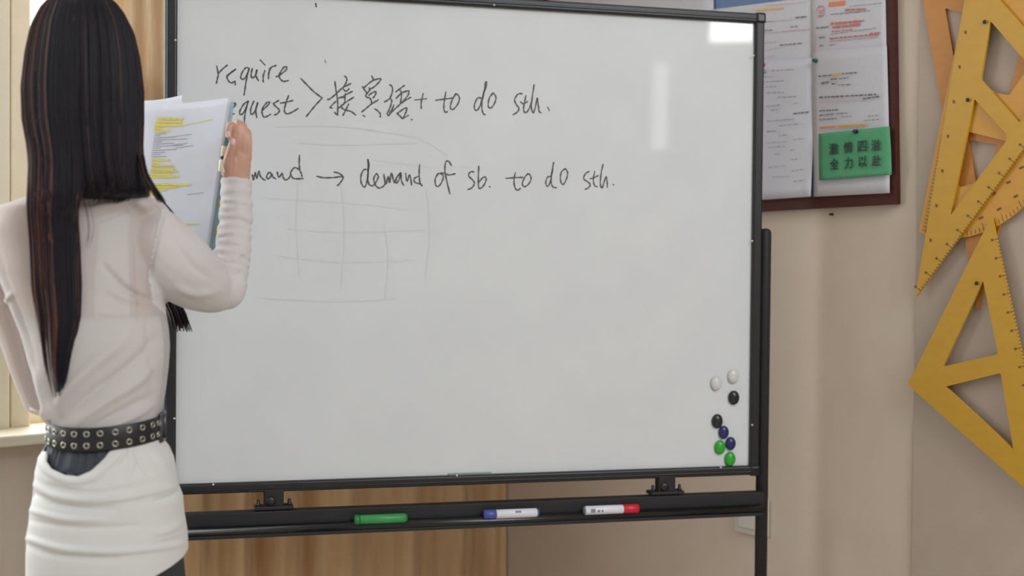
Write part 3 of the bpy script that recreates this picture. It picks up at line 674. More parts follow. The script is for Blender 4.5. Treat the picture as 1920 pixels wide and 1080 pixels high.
M['hair2'] = mat('auburn_backlit_hair', sr(98, 62, 58), .5, spec=.3, noise=(40, .5, sr(76, 46, 42)))  # brown-red streaks, with the backlit glow of the left edge put into the colour
person = thing('person', P(190, 1000, 1.9)*1, 'person with long dark hair in a white top and studded belt reading papers, back turned', 'person')
person.location.z = 0
def fuse(mb, voxel, smooth, fn=None, shrink=None):
    me = bpy.data.meshes.new('tmp'); me.from_pydata(mb.v, [], mb.f)
    bm = bmesh.new(); bm.from_mesh(me); bmesh.ops.recalc_face_normals(bm, faces=bm.faces[:]); bm.to_mesh(me); bm.free()
    o = bpy.data.objects.new('tmp', me); COL.objects.link(o)
    r = o.modifiers.new('r', 'REMESH'); r.mode = 'VOXEL'; r.voxel_size = voxel
    if smooth: s_ = o.modifiers.new('s', 'SMOOTH'); s_.factor = .5; s_.iterations = smooth
    bpy.context.view_layer.update()
    m2 = bpy.data.meshes.new_from_object(o.evaluated_get(bpy.context.evaluated_depsgraph_get()))
    bpy.data.objects.remove(o)
    if fn:
        n = len(m2.vertices); co_ = np.empty(n*3); m2.vertices.foreach_get('co', co_); co_ = co_.reshape(-1, 3)
        no = np.array([v.normal[:] for v in m2.vertices]); co_ += no*fn(co_, no)[:, None]
        m2.vertices.foreach_set('co', co_.ravel())
    out = MB(); vs = [tuple(v.co) for v in m2.vertices]; out.add(vs, [tuple(p.vertices) for p in m2.polygons], True)
    return out
rtA, upA, fwA = (np.array(x) for x in (rt, up, fw))
def projN(co_):
    q = co_-np.array(CAM); z = q@fwA; return 960+F*(q@rtA)/z, 540-F*(q@upA)/z
def ridge(px, py, line, w, amp):
    d = np.full(px.shape, 1e9); ln = spline(line, 5); tt = np.zeros(px.shape)
    tot = len(ln)-1
    for i in range(tot):
        a = np.array(ln[i]); b_ = np.array(ln[i+1]); ab = b_-a; L = ab@ab+1e-9
        t = np.clip(((px-a[0])*ab[0]+(py-a[1])*ab[1])/L, 0, 1); dd = np.hypot(px-a[0]-t*ab[0], py-a[1]-t*ab[1])
        mk = dd < d; d = np.where(mk, dd, d); tt = np.where(mk, (i+t)/tot, tt)
    return amp*np.exp(-(d/w)**2)*np.sin(np.clip(tt*.9+.05, 0, 1)*math.pi)**.5
def folds(lst):
    def fn(co_, no):
        px, py = projN(co_); front = np.clip(-(no@fwA)*1.5, 0, 1); a = np.zeros(len(co_))
        for line, w, amp in lst: a += ridge(px, py, line, w, amp)
        return a*front*1.45
    return fn
def ring(py, xl, xr, dc, b, n=48, k=1.0, ex=2.3, tilt=0):
    c = P((xl+xr)/2, py, dc); a = (xr-xl)/2/F*dc*k*CP; out = []
    for j in range(n):
        t = 2*math.pi*j/n; ct, st = math.cos(t), math.sin(t)
        x = math.copysign(abs(ct)**(2/ex), ct); y = math.copysign(abs(st)**(2/ex), st)
        out.append(c + AX*(a*x) - AY*(b*k*y) + Z*(tilt*a*x))
    return out
def loft(mb, tab, ys, n=48, k=1.0, ex=2.3, caps=True):
    rows = []
    for y in ys:
        xl, xr, dc, b = lerp(tab, y); rows.append(ring(y, xl, xr, dc, b, n, k, ex))
    s0 = len(mb.v); mb.grid(rows, closed=True)
    if caps:
        mb.f.append(tuple(s0+j for j in range(n))); mb.f.append(tuple(s0+(len(rows)-1)*n+j for j in range(n))[::-1]); mb.m += [0, 0]; mb.smooth += [True, True]
    return rows
TORSO = [(352, 128, 252, 1.89, .045), (362, 105, 268, 1.89, .058), (374, 45, 304, 1.89, .072), (392, -5, 322, 1.895, .085), (430, -22, 326, 1.90, .095), (500, -8, 318, 1.90, .10), (560, 16, 310, 1.90, .10),
         (620, 44, 319, 1.90, .10), (650, 52, 321, 1.90, .099), (690, 60, 318, 1.90, .095), (730, 70, 313, 1.90, .09), (770, 82, 306, 1.90, .084), (800, 94, 300, 1.90, .079), (830, 96, 300, 1.90, .077)]
RARM = [(285, 452, 1.895, 66), (325, 490, 1.915, 68), (365, 522, 1.95, 60), (400, 540, 1.985, 48), (424, 540, 2.0, 38)]
RFORE = [(424, 545, 2.0, 36), (431, 505, 2.01, 35), (437, 465, 2.02, 32), (441, 420, 2.03, 30), (443, 380, 2.035, 29), (444, 336, 2.04, 28)]
LARM = [(0, 450, 1.91, 52), (14, 540, 1.94, 48), (40, 620, 1.97, 43), (58, 680, 1.995, 41), (78, 738, 2.01, 38)]
LFORE = [(78, 742, 2.01, 37), (120, 690, 2.07, 34), (170, 600, 2.12, 30), (215, 520, 2.13, 26), (240, 470, 2.13, 24)]
def limb(mb, lst, k=1.0, n=20, sub=6, wr=0):
    pts = spline(lst, sub); W = []; R = []
    for i, (x, y, d, r) in enumerate(pts):
        W.append(P(x, y, d)); R.append(r/F*d*k*(1+wr*math.sin(i*2.1)*(.6+.4*math.sin(i*.7))))
    mb.tube(W, R, n); mb.ball(W[0], R[0], R[0], R[0]); mb.ball(W[-1], R[-1]*.98, R[-1]*.98, R[-1]*.98)
# body: one continuous skin surface
mb = MB(); ys = list(np.linspace(352, 830, 40)); loft(mb, TORSO, ys, k=.90)
HIP = [(815, 98, 296, 1.90, .070), (880, 84, 312, 1.90, .082), (960, 76, 326, 1.90, .09), (1040, 76, 322, 1.90, .085), (1100, 80, 316, 1.90, .08)]
loft(mb, HIP, list(np.linspace(815, 1100, 16)), k=.92)
nk = P(170, 360, 1.885); hd = P(158, 150, 1.885)
mb.tube([nk-Z*.05, nk+Z*.02, P(165, 290, 1.885)], [.055, .048, .047], 20)
mb.ball(hd, .070, .088, .108)                                             # cranium
mb.ball(P(170, 215, 1.93), .052, .058, .075)                              # jaw
FD = V(.18, 1, 0).normalized(); FR = V(1, -.18, 0).normalized()
fc_ = hd+FD*.084
mb.ball(fc_-Z*.035+FD*.008, .011, .018, .020, (FR, FD, Z)); mb.tube([fc_+Z*.002, fc_-Z*.035+FD*.015], [.007, .010], 10)   # nose
mb.ball(fc_-Z*.068+FD*.002, .022, .008, .008, (FR, FD, Z))                # mouth
for s_ in (-1, 1):
    mb.ball(fc_+FR*(.03*s_)-Z*.003-FD*.012, .014, .012, .010, (FR, FD, Z)); mb.ball(hd+FR*(.072*s_)-Z*.02, .008, .018, .030, (FR, FD, Z))  # eyelids, ears
limb(mb, [(x, y, d, r*.72) for x, y, d, r in RARM]); limb(mb, [(x, y, d, r*.74) for x, y, d, r in RFORE])
limb(mb, [(x, y, d, r*.76) for x, y, d, r in LARM]); limb(mb, [(x, y, d, r*.76) for x, y, d, r in LFORE])
for sx in (-1, 1):
    h_ = P(203+sx*62, 1080, 1.90); mb.tube([h_+Z*.05, V(h_.x, h_.y, .46), V(h_.x, h_.y-.005, .30), V(h_.x, h_.y-.01, .07)], [.060, .048, .044, .032], 18)
    mb.ball(V(h_.x, h_.y+.05, .045), .036, .11, .035)
# right hand: back of hand towards the camera, fingers curled over the folder edge
def HP(x, y, d): return P(x, y, d)
Wr = HP(444, 338, 2.04)
rows = []
for (y, xl, xr, d, b) in ((345, 421, 468, 2.04, .016), (325, 423, 470, 2.038, .0155), (308, 428, 471, 2.034, .014), (294, 433, 471, 2.031, .012), (283, 436, 470.5, 2.03, .0095), (276, 438, 469, 2.03, .006)):
    rows.append(ring(y, xl, xr, d, b, 24, ex=2.6))
mb.grid(rows, closed=True); base = len(mb.v)-len(rows)*24
mb.f.append(tuple(base+j for j in range(24))); mb.f.append(tuple(len(mb.v)-24+j for j in range(24))[::-1]); mb.m += [0, 0]; mb.smooth += [True, True]
fing = [([(440, 296, 2.031), (438.5, 264, 2.017), (437, 238, 2.006), (432, 235, 1.998), (429, 245, 1.993), (428, 255, 1.993)], [.0066, .0062, .0060, .0058, .0056, .0046]),
        ([(449, 296, 2.030), (448, 264, 2.021), (447, 236, 2.022), (445, 230, 2.034), (438, 238, 2.056), (431, 250, 2.060)], [.0068, .0060, .0060, .0058, .0056, .0046]),
        ([(458, 296, 2.030), (457.5, 266, 2.023), (457, 240, 2.025), (455, 234, 2.038), (448, 241, 2.062), (440, 252, 2.066)], [.0066, .0058, .0058, .0056, .0054, .0046]),
        ([(465.5, 298, 2.031), (466.5, 272, 2.025), (466, 252, 2.028), (464, 246, 2.040), (457, 250, 2.060), (449, 259, 2.064)], [.0060, .0053, .0052, .0050, .0048, .0042])]
for pts_, rr in fing:
    W = [HP(*p) for p in spline(pts_, 4)]; R = np.interp(np.linspace(0, 1, len(W)), np.linspace(0, 1, 6), rr)
    mb.tube(W, list(R), 14); mb.ball(W[0], R[0], R[0], R[0]); mb.ball(W[-1], R[-1], R[-1], R[-1]); mb.ball(HP(*pts_[2]), rr[2]*1.06, rr[2]*1.06, rr[2]*1.06)
th = [(429, 328, 2.030), (428, 308, 2.016), (431, 290, 2.006), (435, 276, 2.000), (437, 265, 1.997)]; rr = [.012, .010, .0078, .0072, .0058]
W = [HP(*p) for p in spline(th, 4)]; R = np.interp(np.linspace(0, 1, len(W)), np.linspace(0, 1, 5), rr); mb.tube(W, list(R), 14); mb.ball(W[-1], R[-1], R[-1], R[-1])
# left hand at the lower left of the papers
for i in range(4):
    W = [HP(238+i*7, 470, 2.125), HP(240+i*8, 440, 2.12), HP(246+i*8, 420, 2.105), HP(252+i*7, 412, 2.09)]; mb.tube(W, [.0085, .0082, .0075, .006], 12); mb.ball(W[-1], .006, .006, .006)
mb.ball(HP(246, 472, 2.125), .030, .014, .030); W = [HP(236, 480, 2.12), HP(232, 455, 2.10), HP(240, 436, 2.085)]; mb.tube(W, [.011, .0095, .007], 12); mb.ball(W[-1], .007, .007, .007)
body = fuse(mb, .0022, 3).build('body', M['skin'], person)
mb = MB()
nails = []
for (x, y, d, dx, dy) in ((437, 266, 1.9945, 0, 1), (428, 252, 1.9905, 0, 1)):
    c = HP(x, y, d-.0020); mb = MB(); mb.ball(c, .0036, .0016, .005); mb.build('fingernail', flat('nail_varnish', 226, 196, 192, .25), body)

# blouse
mb = MB(); loft(mb, TORSO, list(np.linspace(352, 814, 60)))
limb(mb, RARM); limb(mb, LARM); limb(mb, LFORE)
pts_ = spline(RFORE, 14); W = []; R = []
for i, (x, y, d, r) in enumerate(pts_):
    t = i/(len(pts_)-1); w = (.055+.04*math.sin(t*3.1))*math.sin(i*1.15+.6*math.sin(i*.37)); W.append(P(x+random.uniform(-.8, .8), y, d)); R.append(r/F*d*(1+w*random.uniform(.3, 1.7)))
mb.tube(W, R, 22); mb.ball(W[0], R[0], R[0], R[0])
bf = folds([([(78, 790), (120, 740), (170, 690), (230, 640)], 11, .006), ([(110, 792), (170, 740), (240, 690), (300, 630)], 9, -.005), ([(140, 795), (200, 752), (262, 712), (305, 670)], 9, .005),
            ([(178, 798), (235, 768), (285, 742)], 7, -.004), ([(205, 800), (255, 778), (300, 752)], 6, .004), ([(70, 700), (85, 750), (95, 792)], 9, .005), ([(98, 690), (102, 740), (106, 790)], 8, -.004),
            ([(275, 600), (283, 660), (288, 730)], 7, -.004), ([(298, 590), (305, 660), (303, 740)], 6, .0045), ([(312, 610), (314, 680), (309, 740)], 4, -.003),
            ([(195, 498), (225, 530), (260, 555), (312, 568)], 5, -.005), ([(185, 588), (215, 590), (246, 588)], 4, .0025), ([(205, 545), (240, 560), (280, 570)], 6, .003),
            ([(160, 395), (200, 385), (240, 378)], 6, .004), ([(150, 372), (200, 366), (270, 372)], 5, .005), ([(180, 412), (220, 398), (252, 382)], 6, -.003), ([(255, 385), (268, 395), (284, 392), (300, 396)], 5, .004),
            ([(243, 384), (245, 440), (247, 500), (251, 560), (252, 600)], 3.5, .0026), ([(305, 400), (292, 455), (281, 515), (286, 568)], 4, -.0035), ([(340, 470), (362, 500), (390, 520)], 7, -.003), ([(330, 540), (370, 552), (410, 545)], 8, .003), ([(418, 500), (436, 520), (452, 512)], 5, -.003), ([(408, 482), (430, 490), (458, 470)], 5, .003),
            ([(20, 560), (40, 620), (55, 690)], 8, .004), ([(0, 560), (10, 566), (24, 552)], 5, .005)])
M['sleeve'] = mat('white_knit_sleeve', sr(222, 218, 219), .8, sheen=.2, alpha=.82, bump=(420, .12, .001))
bm_ = fuse(mb, .0031, 2, bf); va = np.array(bm_.v); fc2 = va[np.array([f[0] for f in bm_.f])]; fx, fy = projN(fc2)
arm_x = np.interp(fy, [330, 400, 455, 515, 570, 590], [330, 304, 292, 281, 288, 310]); bm_.m = [int(a_) for a_ in ((fx > arm_x) & (fy < 592))]
bm_.build('blouse', [M['blouse'], M['sleeve']], person, label='sheer white long-sleeved top')
# seams on the back
def surf_d(px, py, k=1.0):   # depth of the near torso surface under a pixel
    return near(px, *lerp(TORSO, py), k, 2.3)
# camisole under the sheer top
mb = MB(); rows = []
for y in np.linspace(592, 805, 16):
    xl, xr, dc, b = lerp(TORSO, y); rows.append(ring(y, xl, xr, dc, b, 48, .915))
mb.grid(rows, closed=True)
for x0, x1 in ((182, 244), (60, 110)):
    rows = []
    for y in np.linspace(402, 640, 18): rows.append([P(x, y, surf_d(x, y, .915)+.0006) for x in np.linspace(x0+6*math.sin(y*.02), x1, 10)])
    mb.grid(rows)
cm = mb.build('camisole', M['cami'], person, fix=True)
# shorts, skirt
SK = [(826, 90, 305, 1.90, .081), (842, 84, 318, 1.90, .086), (860, 75, 326, 1.90, .092), (880, 69, 330, 1.90, .097), (900, 70, 333, 1.90, .1), (915, 70, 336, 1.90, .103), (932, 64, 343, 1.90, .105), (965, 59, 346, 1.90, .107), (1000, 55, 352, 1.90, .109), (1030, 53, 353.5, 1.90, .11), (1095, 53, 352, 1.90, .11)]
rows = []; n = 200
for y in np.linspace(826, 915, 30):
    xl, xr, dc, b = lerp(SK, y); r = ring(y, xl, xr, dc, b, n, .955, 2.2); c = P((xl+xr)/2, y, dc)
    am = .0034*(1.0 if y > 868 else .5)*(0 if abs(y-866) < 3 else 1)
    rows.append([p+(p-c).normalized()*(am*math.sin(j*1.05+2*math.sin(j*.31)+y*.02)) for j, p in enumerate(r)])
mb = MB(); mb.grid(rows, closed=True); mb.build('shorts', M['shorts'], person, label='black shirred waistband', fix=True)
topx = [(40, 846), (80, 842), (88, 858), (105, 873), (130, 884), (152, 887), (172, 878), (190, 862), (207, 846), (250, 838), (305, 828), (370, 828)]
hemx = [(40, 1088), (180, 1086), (250, 1079), (285, 1069), (315, 1056), (338, 1044), (352, 1032), (370, 1026)]
n = 260; cols = []
folds_s = [([(62, 905), (110, 930), (200, 936), (330, 912)], 6, .006), ([(60, 925), (130, 950), (220, 955)], 6, -.004), ([(56, 955), (120, 972), (190, 975)], 5, .0045), ([(54, 975), (150, 990), (260, 985)], 6, -.003), ([(50, 1008), (120, 1028), (220, 1034), (345, 1020)], 5, .0055), ([(50, 1022), (120, 1042), (220, 1046)], 6, -.004),
           ([(75, 852), (95, 884), (140, 902), (180, 892), (212, 862)], 7, .006), ([(240, 842), (225, 862), (200, 885)], 4, -.004), ([(252, 842), (262, 868), (280, 895)], 5, -.0035), ([(244, 842), (246, 870), (240, 900)], 4, .003), ([(285, 840), (305, 870), (322, 905)], 7, .003), ([(338, 915), (322, 930), (290, 940)], 5, -.004), ([(345, 975), (325, 990), (290, 1000)], 6, .004), ([(350, 1005), (320, 1015), (280, 1025)], 5, -.003), ([(90, 900), (180, 915), (300, 890)], 5, .0025)]
rows = []; NV = 90
base_rows = []
for i in range(NV): base_rows.append([])
for j in range(n):
    t = 2*math.pi*j/n; ct, st = math.cos(t), math.sin(t)
    xq = math.copysign(abs(ct)**(2/2.3), ct); xl, xr, dc, b = lerp(SK, 862); pxc = (xl+xr)/2+xq*(xr-xl)/2; xl, xr, dc, b = lerp(SK, 1050); pxh = (xl+xr)/2+xq*(xr-xl)/2
    facing = st > -.02
    ty = np.interp(pxc, [a for a, _ in topx], [a for _, a in topx]) if facing else 832
    hy = np.interp(pxh, [a for a, _ in hemx], [a for _, a in hemx]) if facing else 1034
    ty -= 14*max(0, st); hy -= 14*max(0, st)
    for i in range(NV):
        y = ty+(hy-ty)*i/(NV-1); xl, xr, dc, b = lerp(SK, y); c = P((xl+xr)/2, y, dc)
        x_ = math.copysign(abs(ct)**(2/2.3), ct); y_ = math.copysign(abs(st)**(2/2.3), st)
        base_rows[i].append(c+AX*((xr-xl)/2/F*dc*x_*CP)-AY*(b*y_))
A_ = np.array([[tuple(p) for p in r] for r in base_rows]); px_, py_ = projN(A_.reshape(-1, 3)); am = np.zeros(len(px_))
for l_, w_, a_ in folds_s: am += ridge(px_, py_, l_, w_, a_)
cen = A_.mean(1, keepdims=True); nn = A_-cen; nn[..., 2] = 0; nn /= np.linalg.norm(nn, axis=2, keepdims=True)+1e-9
frt = np.clip(-(nn@fwA)*1.6+.2, 0, 1); A_ = A_+nn*(am.reshape(A_.shape[:2])*frt)[..., None]
mb = MB(); mb.grid([[Vector(p) for p in r] for r in A_], closed=True)
sk = mb.build('skirt', M['skirt'], person, label='white draped jersey skirt', fix=True); so = sk.modifiers.new('t', 'SOLIDIFY'); so.thickness = .0035; so.offset = 0
# trousers and shoes
mb = MB(); loft(mb, [(980, 70, 343, 1.90, .095), (1040, 66, 348, 1.90, .1), (1110, 64, 358, 1.90, .1)], [980, 1030, 1080, 1110], k=.97)
for sx in (-1, 1):
    h_ = P(206+sx*64, 1110, 1.90); mb.tube([h_+Z*.05, h_-Z*.12, V(h_.x, h_.y, .40), V(h_.x, h_.y, .06)], [.058, .072, .066, .072], 24)
fuse(mb, .008, 3).build('trousers', M['trouser'], person, label='dark grey trousers')
for sx in (-1, 1):
    h_ = P(199+sx*66, 1080, 1.90); mb = MB(); mb.ball(V(h_.x, h_.y+.05, .04), .044, .125, .04); mb.build('shoe', M['shoe'], person)
# belt
BT = [(85, 798), (120, 800), (160, 802.5), (195, 804), (230, 802), (265, 795), (290, 786), (310, 779)]
bc = (93+304)/2; ba = (304-93)/2
def bpt(px, dy, off=0):   # near side point of the belt at pixel column px
    t = max(-1, min(1, (px-bc)/ba)); th_ = math.acos(t)
    return bang(th_, dy, off)
def bang(th_, dy, off=0):
    dc = 1.90; c = P(bc, 811, dc); a = ba/F*dc*CP+.0005+off; b_ = .083+off
    x = math.copysign(abs(math.cos(th_))**(2/2.2), math.cos(th_)); y = math.copysign(abs(math.sin(th_))**(2/2.2), math.sin(th_))
    tilt = .013*(math.cos(th_)*.5+.5)**1.6+.005*max(0, -math.cos(th_))**2
    return c+AX*(a*x)-AY*(b_*y)+Z*(tilt-.002-dy/F*dc)
rows = []
for dy, off in ((-21, 0), (-21.5, .0025), (-20, .0032), (0, .0034), (20, .0032), (21.5, .0025), (21, 0), (-21, 0)):
    rows.append([bang(2*math.pi*j/120, dy, off) for j in range(120)])
mb = MB(); mb.grid(rows, closed=True); belt = mb.build('belt', M['leather'], person, label='black leather belt with two rows of metal eyelets', fix=True)
for px in (89.5, 96, 107, 123, 142, 164, 188, 215, 240, 264, 283, 294):
    for dy in (-10.5, 10.5):
        t = max(-1, min(1, (px-bc)/(ba+4))); t = math.copysign(abs(t)**(2.2/2), t); th_ = math.acos(t)
        c = bang(th_, dy, .0038); e_ = (bang(th_+.05, dy, .0038)-bang(th_-.05, dy, .0038)).normalized(); nn_ = e_.cross(Z).normalized()
        if nn_.dot(c-bang(th_, dy, -.02)) < 0: nn_ = -nn_
        mb = MB(); mb.torus(c, nn_, .0036, .0012, 16, 8); mb.build('eyelet', M['brass'], belt)
mb = MB(); c0 = bang(.12, -24, .004); c1 = bang(.12, 26, .004); mb.tube([c0, c1], .0032, 10); c2 = bang(.45, -23, .004); c3 = bang(.45, 25, .004)
mb.tube([c2, c3], .0022, 10); mb.tube([c0, c2], .003, 10); mb.tube([c1, c3], .003, 10); mb.build('buckle', M['buckle'], belt)

# hair: shell plus strands, one mesh
HEAD = [(-12, 150, 166, 1.87, .01), (-8, 132, 186, 1.87, .035), (0, 104, 207, 1.87, .06), (10, 92, 219, 1.87, .073), (25, 79, 231, 1.87, .088), (60, 61, 250, 1.87, .105), (110, 50, 262, 1.87, .116), (170, 43, 269, 1.87, .119), (230, 45, 269, 1.868, .116), (280, 54, 267, 1.866, .108),
        (310, 57, 270, 1.864, .1), (345, 54, 279, 1.862, .094), (362, 56, 284, 1.862, .090), (370, 58, 280, 1.862, .086), (376, 70, 240, 1.862, .08)]
TAIL = [(290, 60, 150, 1.768, .02), (370, 54, 150, 1.772, .024), (400, 55, 142, 1.782, .022), (450, 59, 146, 1.79, .018), (540, 62, 150, 1.792, .014), (600, 73, 147, 1.794, .012), (650, 80, 133, 1.798, .010), (700, 88, 124, 1.802, .007), (748, 102, 114, 1.808, .003)]
mb = MB(); loft(mb, HEAD, [-12, -8, 0, 10, 25, 45, 60, 85, 110, 140, 170, 200, 230, 255, 280, 310, 345, 362, 370, 376], 56, k=.955, ex=2.0)
TC = [(y, l+(r-l)*.50, l+(r-l)*.90, d+.003, b*.7) for y, l, r, d, b in TAIL]
loft(mb, TC, list(np.linspace(345, 735, 24)), 20, ex=2.0)
def rpt(tab, y, cc, lift=0):
    xl, xr, dc, b = lerp(tab, y); c_ = P((xl+xr)/2, y, dc); q = math.sqrt(1-cc*cc)
    return c_+AX*(cc*((xr-xl)/2/F*dc*CP*.975+lift))-AY*(q*b+lift)
def strand(tab, c, y0, y1, lift, rad, mi, wob=.0, n=18, front=1):
    W = []; ph = random.uniform(0, 6.28); R = []
    for i in range(n):
        t = (i/(n-1))**2; y = y0+(y1-y0)*t; xl, xr, dc, b = lerp(tab, y); cc = max(-.995, min(.995, c+wob*math.sin(ph+t*4)*t))
        W.append(rpt(tab, y, cc, lift)); R.append(rad*(1 if t < .8 else 1-(t-.8)*4))
    mb.cur = mi; mb.tube(W, R, 4, caps=False)
for i in range(900):
    c = random.uniform(-1, 1); c = math.sin(c*1.55)
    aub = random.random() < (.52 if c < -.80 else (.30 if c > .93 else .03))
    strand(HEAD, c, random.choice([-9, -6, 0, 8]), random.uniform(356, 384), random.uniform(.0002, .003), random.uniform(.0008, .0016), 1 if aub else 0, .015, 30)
def long_strand(c, y0, y1, lift, rad, mi, n=34):
    ch = -.985+(c+1)/2*.93; ph = random.uniform(0, 6.28); W = []; R = []; w_ = random.uniform(0, .09)
    for i in range(n):
        t = (i/(n-1))**1.5; y = y0+(y1-y0)*t
        cc = max(-.99, min(.99, c+w_*math.sin(ph+t*5)*t)); m = max(0, min(1, (y-250)/150)); m = m*m*(3-2*m)
        hp = rpt(HEAD, min(y, 374), ch, lift); tp = rpt(TAIL, max(y, 300), cc, lift)
        if y > 374: hp.z = tp.z
        if y < 300: tp.z = hp.z
        W.append(hp*(1-m)+tp*m); R.append(rad*(1 if t < .8 else 1-(t-.8)*4))
    mb.cur = mi; mb.tube(W, R, 4, caps=False)
for i in range(520):
    c = random.uniform(-1, 1); y1 = random.choice([random.uniform(600, 700), random.uniform(680, 748), random.uniform(520, 640)])
    if c < -.1 and random.random() < .52: continue
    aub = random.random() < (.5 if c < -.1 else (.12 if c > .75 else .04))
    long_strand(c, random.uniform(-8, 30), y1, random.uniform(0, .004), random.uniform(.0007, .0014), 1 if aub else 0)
# forward lock over the right shoulder, showing under the arm
def lock(path, nst, spread, mi_p, rad=(.0006, .0012)):
    for i in range(nst):
        a = random.uniform(0, 6.28); r = spread*math.sqrt(random.random()); W = []; R = []
        pts_ = spline(path, 6); n = len(pts_); e_ = random.uniform(.86, 1.0); nn = max(4, int(n*e_))
        for k_ in range(nn):
            t = k_/(n-1); x, y, d, s_ = pts_[k_]; W.append(P(x+r*s_*math.cos(a), y+r*s_*.15*math.sin(a*2), d+r*s_*math.sin(a)/1200)); R.append(random.uniform(*rad)*(1 if t < .85 else .5))
        mb.cur = 1 if random.random() < mi_p else 0; mb.tube(W, R, 4, caps=False)
lock([(255, 340, 1.93, 1), (272, 430, 2.03, 1), (300, 500, 2.035, 1), (320, 560, 2.03, 1), (333, 590, 2.02, 1.1), (343, 625, 2.02, 1.3)], 150, 15, .2)
lock([(264, 290, 1.83, 1), (272, 325, 1.81, 1), (288, 355, 1.81, 1.2), (306, 382, 1.83, 1.5)], 60, 6, .4, (.0004, .0009))
lock([(300, 372, 1.90, 1), (325, 402, 1.95, 1), (350, 434, 1.97, 1), (372, 462, 1.98, 1), (390, 484, 1.985, .8)], 9, 3, .1, (.0004, .0008))
lock([(150, 360, 1.80, 1), (162, 390, 1.79, 1), (168, 430, 1.785, 1), (160, 470, 1.787, .6)], 4, 9, .3, (.0002, .0004))
mb.build('hair', [M['hair'], M['hair2']], person)

# ------------------------------------------------------------------ papers held in the hands
def sheet3(name, q, dq, n=24, bow=0, t=.0006, m='paper2', **kw):
    def S_(u, v):
        x = (q[0][0]*(1-u)+q[1][0]*u)*(1-v)+(q[3][0]*(1-u)+q[2][0]*u)*v; y = (q[0][1]*(1-u)+q[1][1]*u)*(1-v)+(q[3][1]*(1-u)+q[2][1]*u)*v
        d = (dq[0]*(1-u)+dq[1]*u)*(1-v)+(dq[3]*(1-u)+dq[2]*u)*v + bow*math.sin(u*math.pi)*(1-.4*v)
        return P(x, y+3*math.sin(u*math.pi)*(1-v), d)
    mb = MB(); mb.grid([[S_(j/n, i/n) for j in range(n+1)] for i in range(n+1)])
    o = mb.build(name, M[m], **kw); so = o.modifiers.new('t', 'SOLIDIFY'); so.thickness = t; so.offset = 0
    return o, S_
Q = [(262, 197), (433, 183), (384, 520), (232, 520)]; DQ = [2.115, 2.045, 2.06, 2.10]
fs_, SF = sheet3('paper_sheet', Q, DQ, bow=.010, label='front white sheet with yellow highlighted text held up by the person', cat='paper', group='papers in the hand')
bs_, SB = sheet3('paper_sheet', [(258, 189), (343, 178), (352, 300), (250, 310)], [2.13, 2.105, 2.105, 2.13], bow=.012, label='second white sheet peeking out above the front sheet behind it', cat='paper', group='papers in the hand')
M['folder'] = mat('pale_blue_folder', sr(168, 196, 208), .4, noise=(9, .3, sr(150, 180, 190)))
fo_, SFo = sheet3('folder', [(264, 206), (438, 190), (399, 522), (236, 524)], [2.125, 2.054, 2.072, 2.112], bow=.010, t=.002, m='folder', label='pale blue folder behind the held sheets with yellow index tabs', cat='folder')
M['teal'] = flat('teal_card', 128, 178, 178, .5)
for (u0, u1, v0, v1, m) in ((.955, 1.012, .165, .30, 'teal'), (.965, 1.02, .56, .605, 'lemon'), (.965, 1.02, .70, .76, 'lemon')):
    mb = MB(); mb.grid([[SFo(u, v)-fw*.0022 for u in (u0, u1)] for v in np.linspace(v0, v1, 4)]); mb.build('index_tab', M[m], fo_)
# invert the sheet mapping to place print by pixel columns measured on the photo
uvs = [(i/60, j/60) for i in range(61) for j in range(61)]; uvp = np.array([proj(SF(u, v)) for u, v in uvs])
def suv(px, py):
    k_ = np.argmin((uvp[:, 0]-px)**2+(uvp[:, 1]-py)**2); u, v = uvs[k_]
    for _ in range(4):
        p0 = np.array(proj(SF(u, v))); J = np.array([np.array(proj(SF(u+.01, v)))-p0, np.array(proj(SF(u, v+.01)))-p0]).T/.01
        du = np.linalg.solve(J, np.array([px, py])-p0); u += du[0]; v += du[1]
    return u, v
def pline(mb, x0, y0, x1, y1, th):
    n = 5; A_ = []; B_ = []
    for t in np.linspace(0, 1, n):
        x = x0+(x1-x0)*t; y = y0+(y1-y0)*t
        u, v = suv(x, y-th/2); A_.append(SF(u, v)-fw*.0013); u, v = suv(x, y+th/2); B_.append(SF(u, v)-fw*.0013)
    mb.grid([A_, B_])
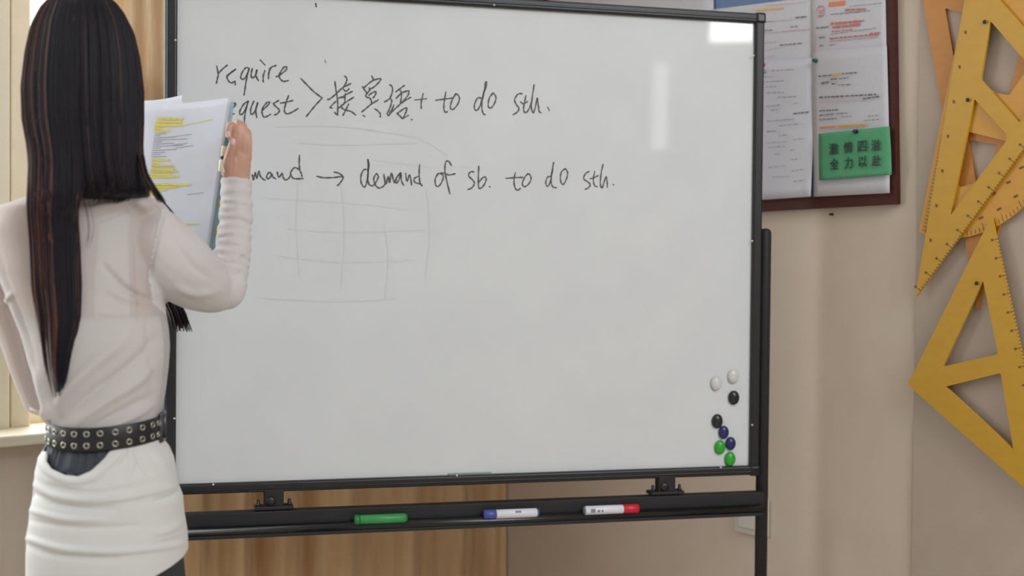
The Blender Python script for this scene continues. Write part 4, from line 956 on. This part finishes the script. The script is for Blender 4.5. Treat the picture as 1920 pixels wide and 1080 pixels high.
def zc(*r): return (260+r[0]/3.6, 100+r[1]/3.6, 260+r[2]/3.6, 100+r[3]/3.6)
mb = MB()
for r in ((122, 440, 300, 444), (120, 462, 288, 464), (114, 478, 255, 482), (112, 490, 310, 484), (108, 506, 150, 506), (108, 524, 212, 524), (92, 720, 205, 722), (88, 740, 140, 741), (86, 762, 235, 762), (82, 782, 240, 786), (80, 800, 262, 798), (78, 818, 215, 820), (76, 838, 272, 830), (78, 885, 350, 888), (76, 902, 250, 905), (74, 918, 190, 922), (72, 938, 150, 942), (70, 955, 120, 958)): pline(mb, *zc(*r), 3.6)
for r in ((300, 486, 500, 446), (230, 905, 330, 890)): pline(mb, *zc(*r), 1.2)
pline(mb, 345, 420, 374, 420, 2.2); mb.build('highlighting', M['lemon'], fs_)
mb = MB()
for i, y in enumerate(range(545, 700, 14)):
    xe = [190, 150, 250, 330, 160, 240, 300, 150, 260, 180, 150][i % 11]; pline(mb, *zc(108-i*2, y, xe, y-3-(xe > 200)*6), 1.0)
for r in ((250, 560, 360, 546), (230, 620, 330, 606), (330, 955, 440, 940), (250, 640, 370, 622)): pline(mb, *zc(*r), .9)
for r in ((122, 440, 290, 444), (116, 478, 250, 482), (86, 762, 235, 762), (80, 800, 262, 798), (78, 885, 240, 888)): pline(mb, *zc(*r), .8)
mb.build('printed_text', M['text'], fs_)
# cream pen held against the folder by the thumb
pa = P(421.5, 274, 2.012); pb = P(416, 322, 2.016); ax = (pb-pa); L_ = ax.length; ax.normalize()
M['pen'] = flat('cream_plastic', 226, 222, 196, .35)
pen = thing('pen', pb, 'cream capped pen with a black band held between hand and papers', 'pen')
for nm, a, b_, r, m in (('cap', 0, .40, .0048, M['pen']), ('band', .40, .52, .0050, M['black_g']), ('barrel', .52, 1.0, .0062, M['pen'])):
    mb = MB(); mb.lathe(pa+ax*(L_*a), ax, [(r*.8, 0), (r, .001), (r, L_*(b_-a)-.001), (r*.85, L_*(b_-a))], 16); mb.build(nm, m, pen)
